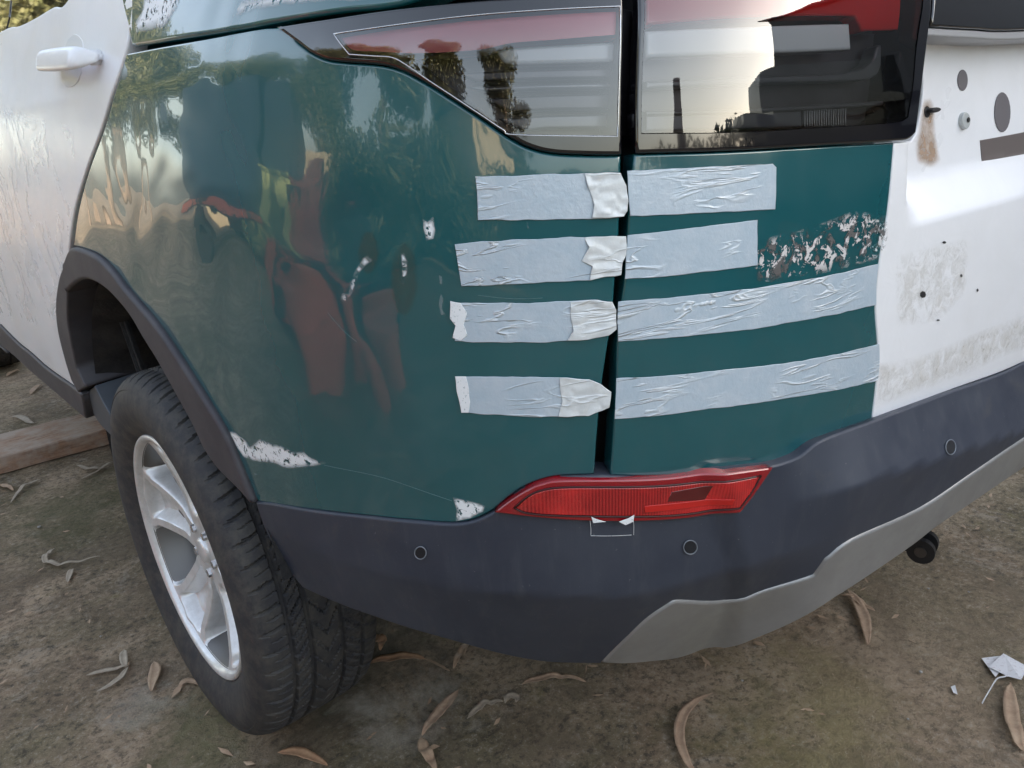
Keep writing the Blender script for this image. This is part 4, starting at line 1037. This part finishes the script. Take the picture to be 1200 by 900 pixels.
def tree(x, y, h, seed, lab):
    r_ = random.Random(seed); t = bpy.data.objects.new('gum_tree', None); C.objects.link(t); t.location = (x, y, 0)
    tag(t, lab, 'tree', 'gum trees round the yard')
    bm = bmesh.new(); tips = []
    def limb(p, d, L, r0, r1, n=6):
        prev = None
        for i in range(n+1):
            s = i/n; q = p+d*L*s+Vector((math.sin(s*3+seed)*.15, math.cos(s*4+seed)*.15, 0))*s; rr = r0+(r1-r0)*s
            ring = [bm.verts.new(q+Vector((rr*math.cos(a), rr*math.sin(a), 0))) for a in [k*math.pi/4 for k in range(8)]]
            if prev:
                for j in range(8): bm.faces.new((prev[j], prev[(j+1) % 8], ring[(j+1) % 8], ring[j]))
            prev = ring
        return q
    top = limb(Vector((0, 0, 0)), Vector((0, 0, 1)), h*.75, .028*h, .010*h, 10)
    for k in range(9):
        z = h*r_.uniform(.3, .75); a = r_.uniform(0, 6.283)
        tips.append(limb(Vector((0, 0, z)), Vector((math.cos(a)*.8, math.sin(a)*.8, r_.uniform(.5, .9))).normalized(), h*r_.uniform(.15, .3), .009*h, .003*h))
    grow('trunk', bm, bark, t, True)
    V, F = [], []
    for c in tips+[top]+[p+Vector((r_.gauss(0, .1*h), r_.gauss(0, .1*h), r_.gauss(0, .07*h))) for p in tips+tips[:4]]:
        vs_, fs = CL[r_.randint(0, 3)]; sc_ = h*r_.uniform(.11, .19); k = len(V); V += [tuple(c+v_*sc_) for v_ in vs_]; F += [tuple(i+k for i in f_) for f_ in fs]
    me = bpy.data.meshes.new('crown'); me.from_pydata(V, [], F); mkobj('crown', me, leafg, t)
for i, (x, y, h) in enumerate(((-11, 3, 6), (-13, -2, 8), (-11, 7, 6), (-14, -8, 8), (-12, 12, 8), (-17, 3, 10), (-10, -12, 6), (-4.5, 17, 8), (-7, 20, 10), (-2, 24, 10), (-9, 15, 7))):
    tree(x, y, h, 20+i, 'tall gum tree standing across the yard to the left')
def box_thing(name, lab, cat, parts, loc, rz=0):
    t = bpy.data.objects.new(name, None); C.objects.link(t); t.location = loc; t.rotation_euler.z = rz; tag(t, lab, cat)
    for nm, c, s_, m_, bev in parts:
        bm = bmesh.new(); bm_box(bm, c, s_, None, bev); grow(nm, bm, m_, t)
    return t
red_p = Mat('red_machine_paint', (.26, .06, .045, 1), rough=.5)
red_p.setcol(red_p.mix(red_p.ramp(red_p.noise(2.6, 4, .7), [(.48, 0), (.54, 1)]), (.50, .10, .06), (.035, .035, .035)))
grn_p = Mat('green_bin', (.22, .27, .10, 1), rough=.5)
grn_p.setcol(grn_p.mix(grn_p.ramp(grn_p.noise(2.2, 5, .7), [(.47, 0), (.53, 1)]), (.34, .38, .16), (.05, .07, .04)))
wall_m = Mat('sunlit_render', (.55, .45, .30, 1), rough=.9); wall_m.setcol(wall_m.mix(wall_m.noise(1.5, 6, .7), (.45, .36, .22), (.62, .52, .36)))
blk = Mat('machine_black', (.02, .02, .022, 1), rough=.6)
# red tractor-like loader beside the camera's left
box_thing('red_loader', 'red yard loader parked across from the wheel', 'loader',
  [('chassis', (0, 0, .55), (2.6, .9, .35), red_p, .05), ('bonnet', (.8, 0, 1.05), (1.1, .75, .6), red_p, .12), ('seat', (-.35, 0, 1.05), (.45, .45, .5), blk, .1), ('bucket', (1.8, 0, .45), (.6, 1.3, .6), red_p, .08)]
  + [('wheel', (x, y, .4), (.8, .25, .8), blk, .2) for x in (-.8, .8) for y in (-.55, .55)], (-3.9, .2, 0), rad(70))
box_thing('green_container', 'green skip container standing by the trees', 'container', [('body', (0, 0, .8), (3.0, 1.6, 1.4), grn_p, .05), ('rim', (0, 0, 1.53), (3.1, 1.7, .1), grn_p, .03)], (-6.5, 4.5, 0), rad(80))
box_thing('cream_hut', 'cream hut at the corner of the yard', 'hut', [('wall', (0, 0, 1.3), (3, 3.4, 2.6), wall_m, .02), ('roof', (0, 0, 2.7), (3.4, 3.8, .14), blk, .02)], (-9.0, -7.5, 0), rad(-20))
box_thing('boundary_wall', 'pale rendered wall closing the yard on the left', 'wall', [('wall_face', (0, 0, .9), (.2, 22, 1.8), wall_m, .02)], (-10, 2, 0))
dk = Mat('dark_car_paint', (.02, .022, .028, 1), rough=.15, coat=1)
# added unseen shed, placed only to keep the low sun off the car
shed_m = Mat('shed_sheet', (.10, .10, .105, 1), rough=.6, metal=.2)
box_thing('sun_block_shed', 'added unseen shed right of the car, blocking the low sun', 'shed', [('wall', (0, 0, 2.8), (5, 17, 5.6), shed_m, .03), ('roof', (0, 0, 5.7), (5.6, 17.6, .18), shed_m, .03)], (11, -5.6, 0), rad(0))
red_d = Mat('red_drum_paint', (.70, .17, .09, 1), rough=.5)
for i, (x, y, r1, h1) in enumerate(((-2.3, .75, .30, .62), (-2.6, .10, .26, .5), (-2.2, -.35, .17, .34), (-2.75, -.75, .24, .42))):
    bm = bmesh.new(); bmesh.ops.create_cone(bm, cap_ends=True, segments=40, radius1=r1, radius2=r1*.96, depth=h1, matrix=Matrix.Translation((x, y, h1/2)))
    for z in (.33, .66): bmesh.ops.create_cone(bm, cap_ends=False, segments=40, radius1=r1*1.03, radius2=r1*1.03, depth=.02, matrix=Matrix.Translation((x, y, h1*z)))
    tag(grow('red_drum', bm, red_d), 'red metal drum standing across from the wheel', 'drum', 'red drums across from the wheel')
# a dark parked car behind, to the right
box_thing('parked_dark_car', 'dark car parked further back', 'car', [('body', (0, 0, .80), (4.4, 1.85, .85), dk, .28), ('cabin', (.2, 0, 1.45), (3.0, 1.6, .85), dk, .38)] + [('wheel', (x, y, .34), (.66, .24, .66), blk, .18) for x in (-1.4, 1.4) for y in (-.82, .82)], (3.6, -5.1, 0), rad(10))
bm = bmesh.new(); bmesh.ops.create_cone(bm, cap_ends=True, segments=20, radius1=.15, radius2=.13, depth=2.3, matrix=Matrix.Translation((0, 0, 1.15)))
pl_ = grow('person_stand_in', bm, bark, None, True); pl_.location = (1.35, -7.2, 0); tag(pl_, 'added post standing in for a person mirrored in the lamp', 'pole')  # added post shape, stands in for a person's dark reflection
V, F = [], []; r_ = random.Random(9)
for i in range(70):
    vs_, fs = CL[i % 4]; k = len(V); c = Vector((-6+i*.30, -9.5+r_.uniform(-.5, .5), r_.uniform(.1, 1.15))); V += [tuple(c+v_*1.0) for v_ in vs_]; F += [tuple(q+k for q in f_) for f_ in fs]
me = bpy.data.meshes.new('hedge'); me.from_pydata(V, [], F); tag(mkobj('hedge', me, leafg), 'added unseen hedge behind the car, darkening the lamp reflections', 'hedge')  # added out of view so the lamps mirror something dark
navy = Mat('navy_truck_paint', (.012, .022, .04, 1), rough=.5)
box_thing('navy_truck', 'dark blue truck across the yard', 'truck', [('cab', (-2.4, 0, 1.6), (1.6, 2.0, 2.0), navy, .15), ('box_body', (.8, 0, 1.75), (4.4, 2.1, 2.1), navy, .06), ('side_rail', (.8, -1.08, .85), (4.4, .06, .22), red_p, .01)] + [('wheel', (x, y, .45), (.9, .26, .9), blk, .25) for x in (-2.2, 1.8) for y in (-.9, .9)], (-6.4, 6.0, 0), rad(78))
hedge_m = leafg
V, F = [], []; r_ = random.Random(5)
for i in range(60):
    vs_, fs = CL[i % 4]; k = len(V); c = Vector((-7.5+r_.uniform(-.6, .6), -11+i*.2, r_.uniform(.4, 1.7))); V += [tuple(c+v_*.9) for v_ in vs_]; F += [tuple(q+k for q in f_) for f_ in fs]
me = bpy.data.meshes.new('hedge'); me.from_pydata(V, [], F); tag(mkobj('hedge', me, hedge_m), 'added unseen hedge on the left, darkening the paint reflections', 'hedge')  # added out of view to keep the green paint's reflections dark
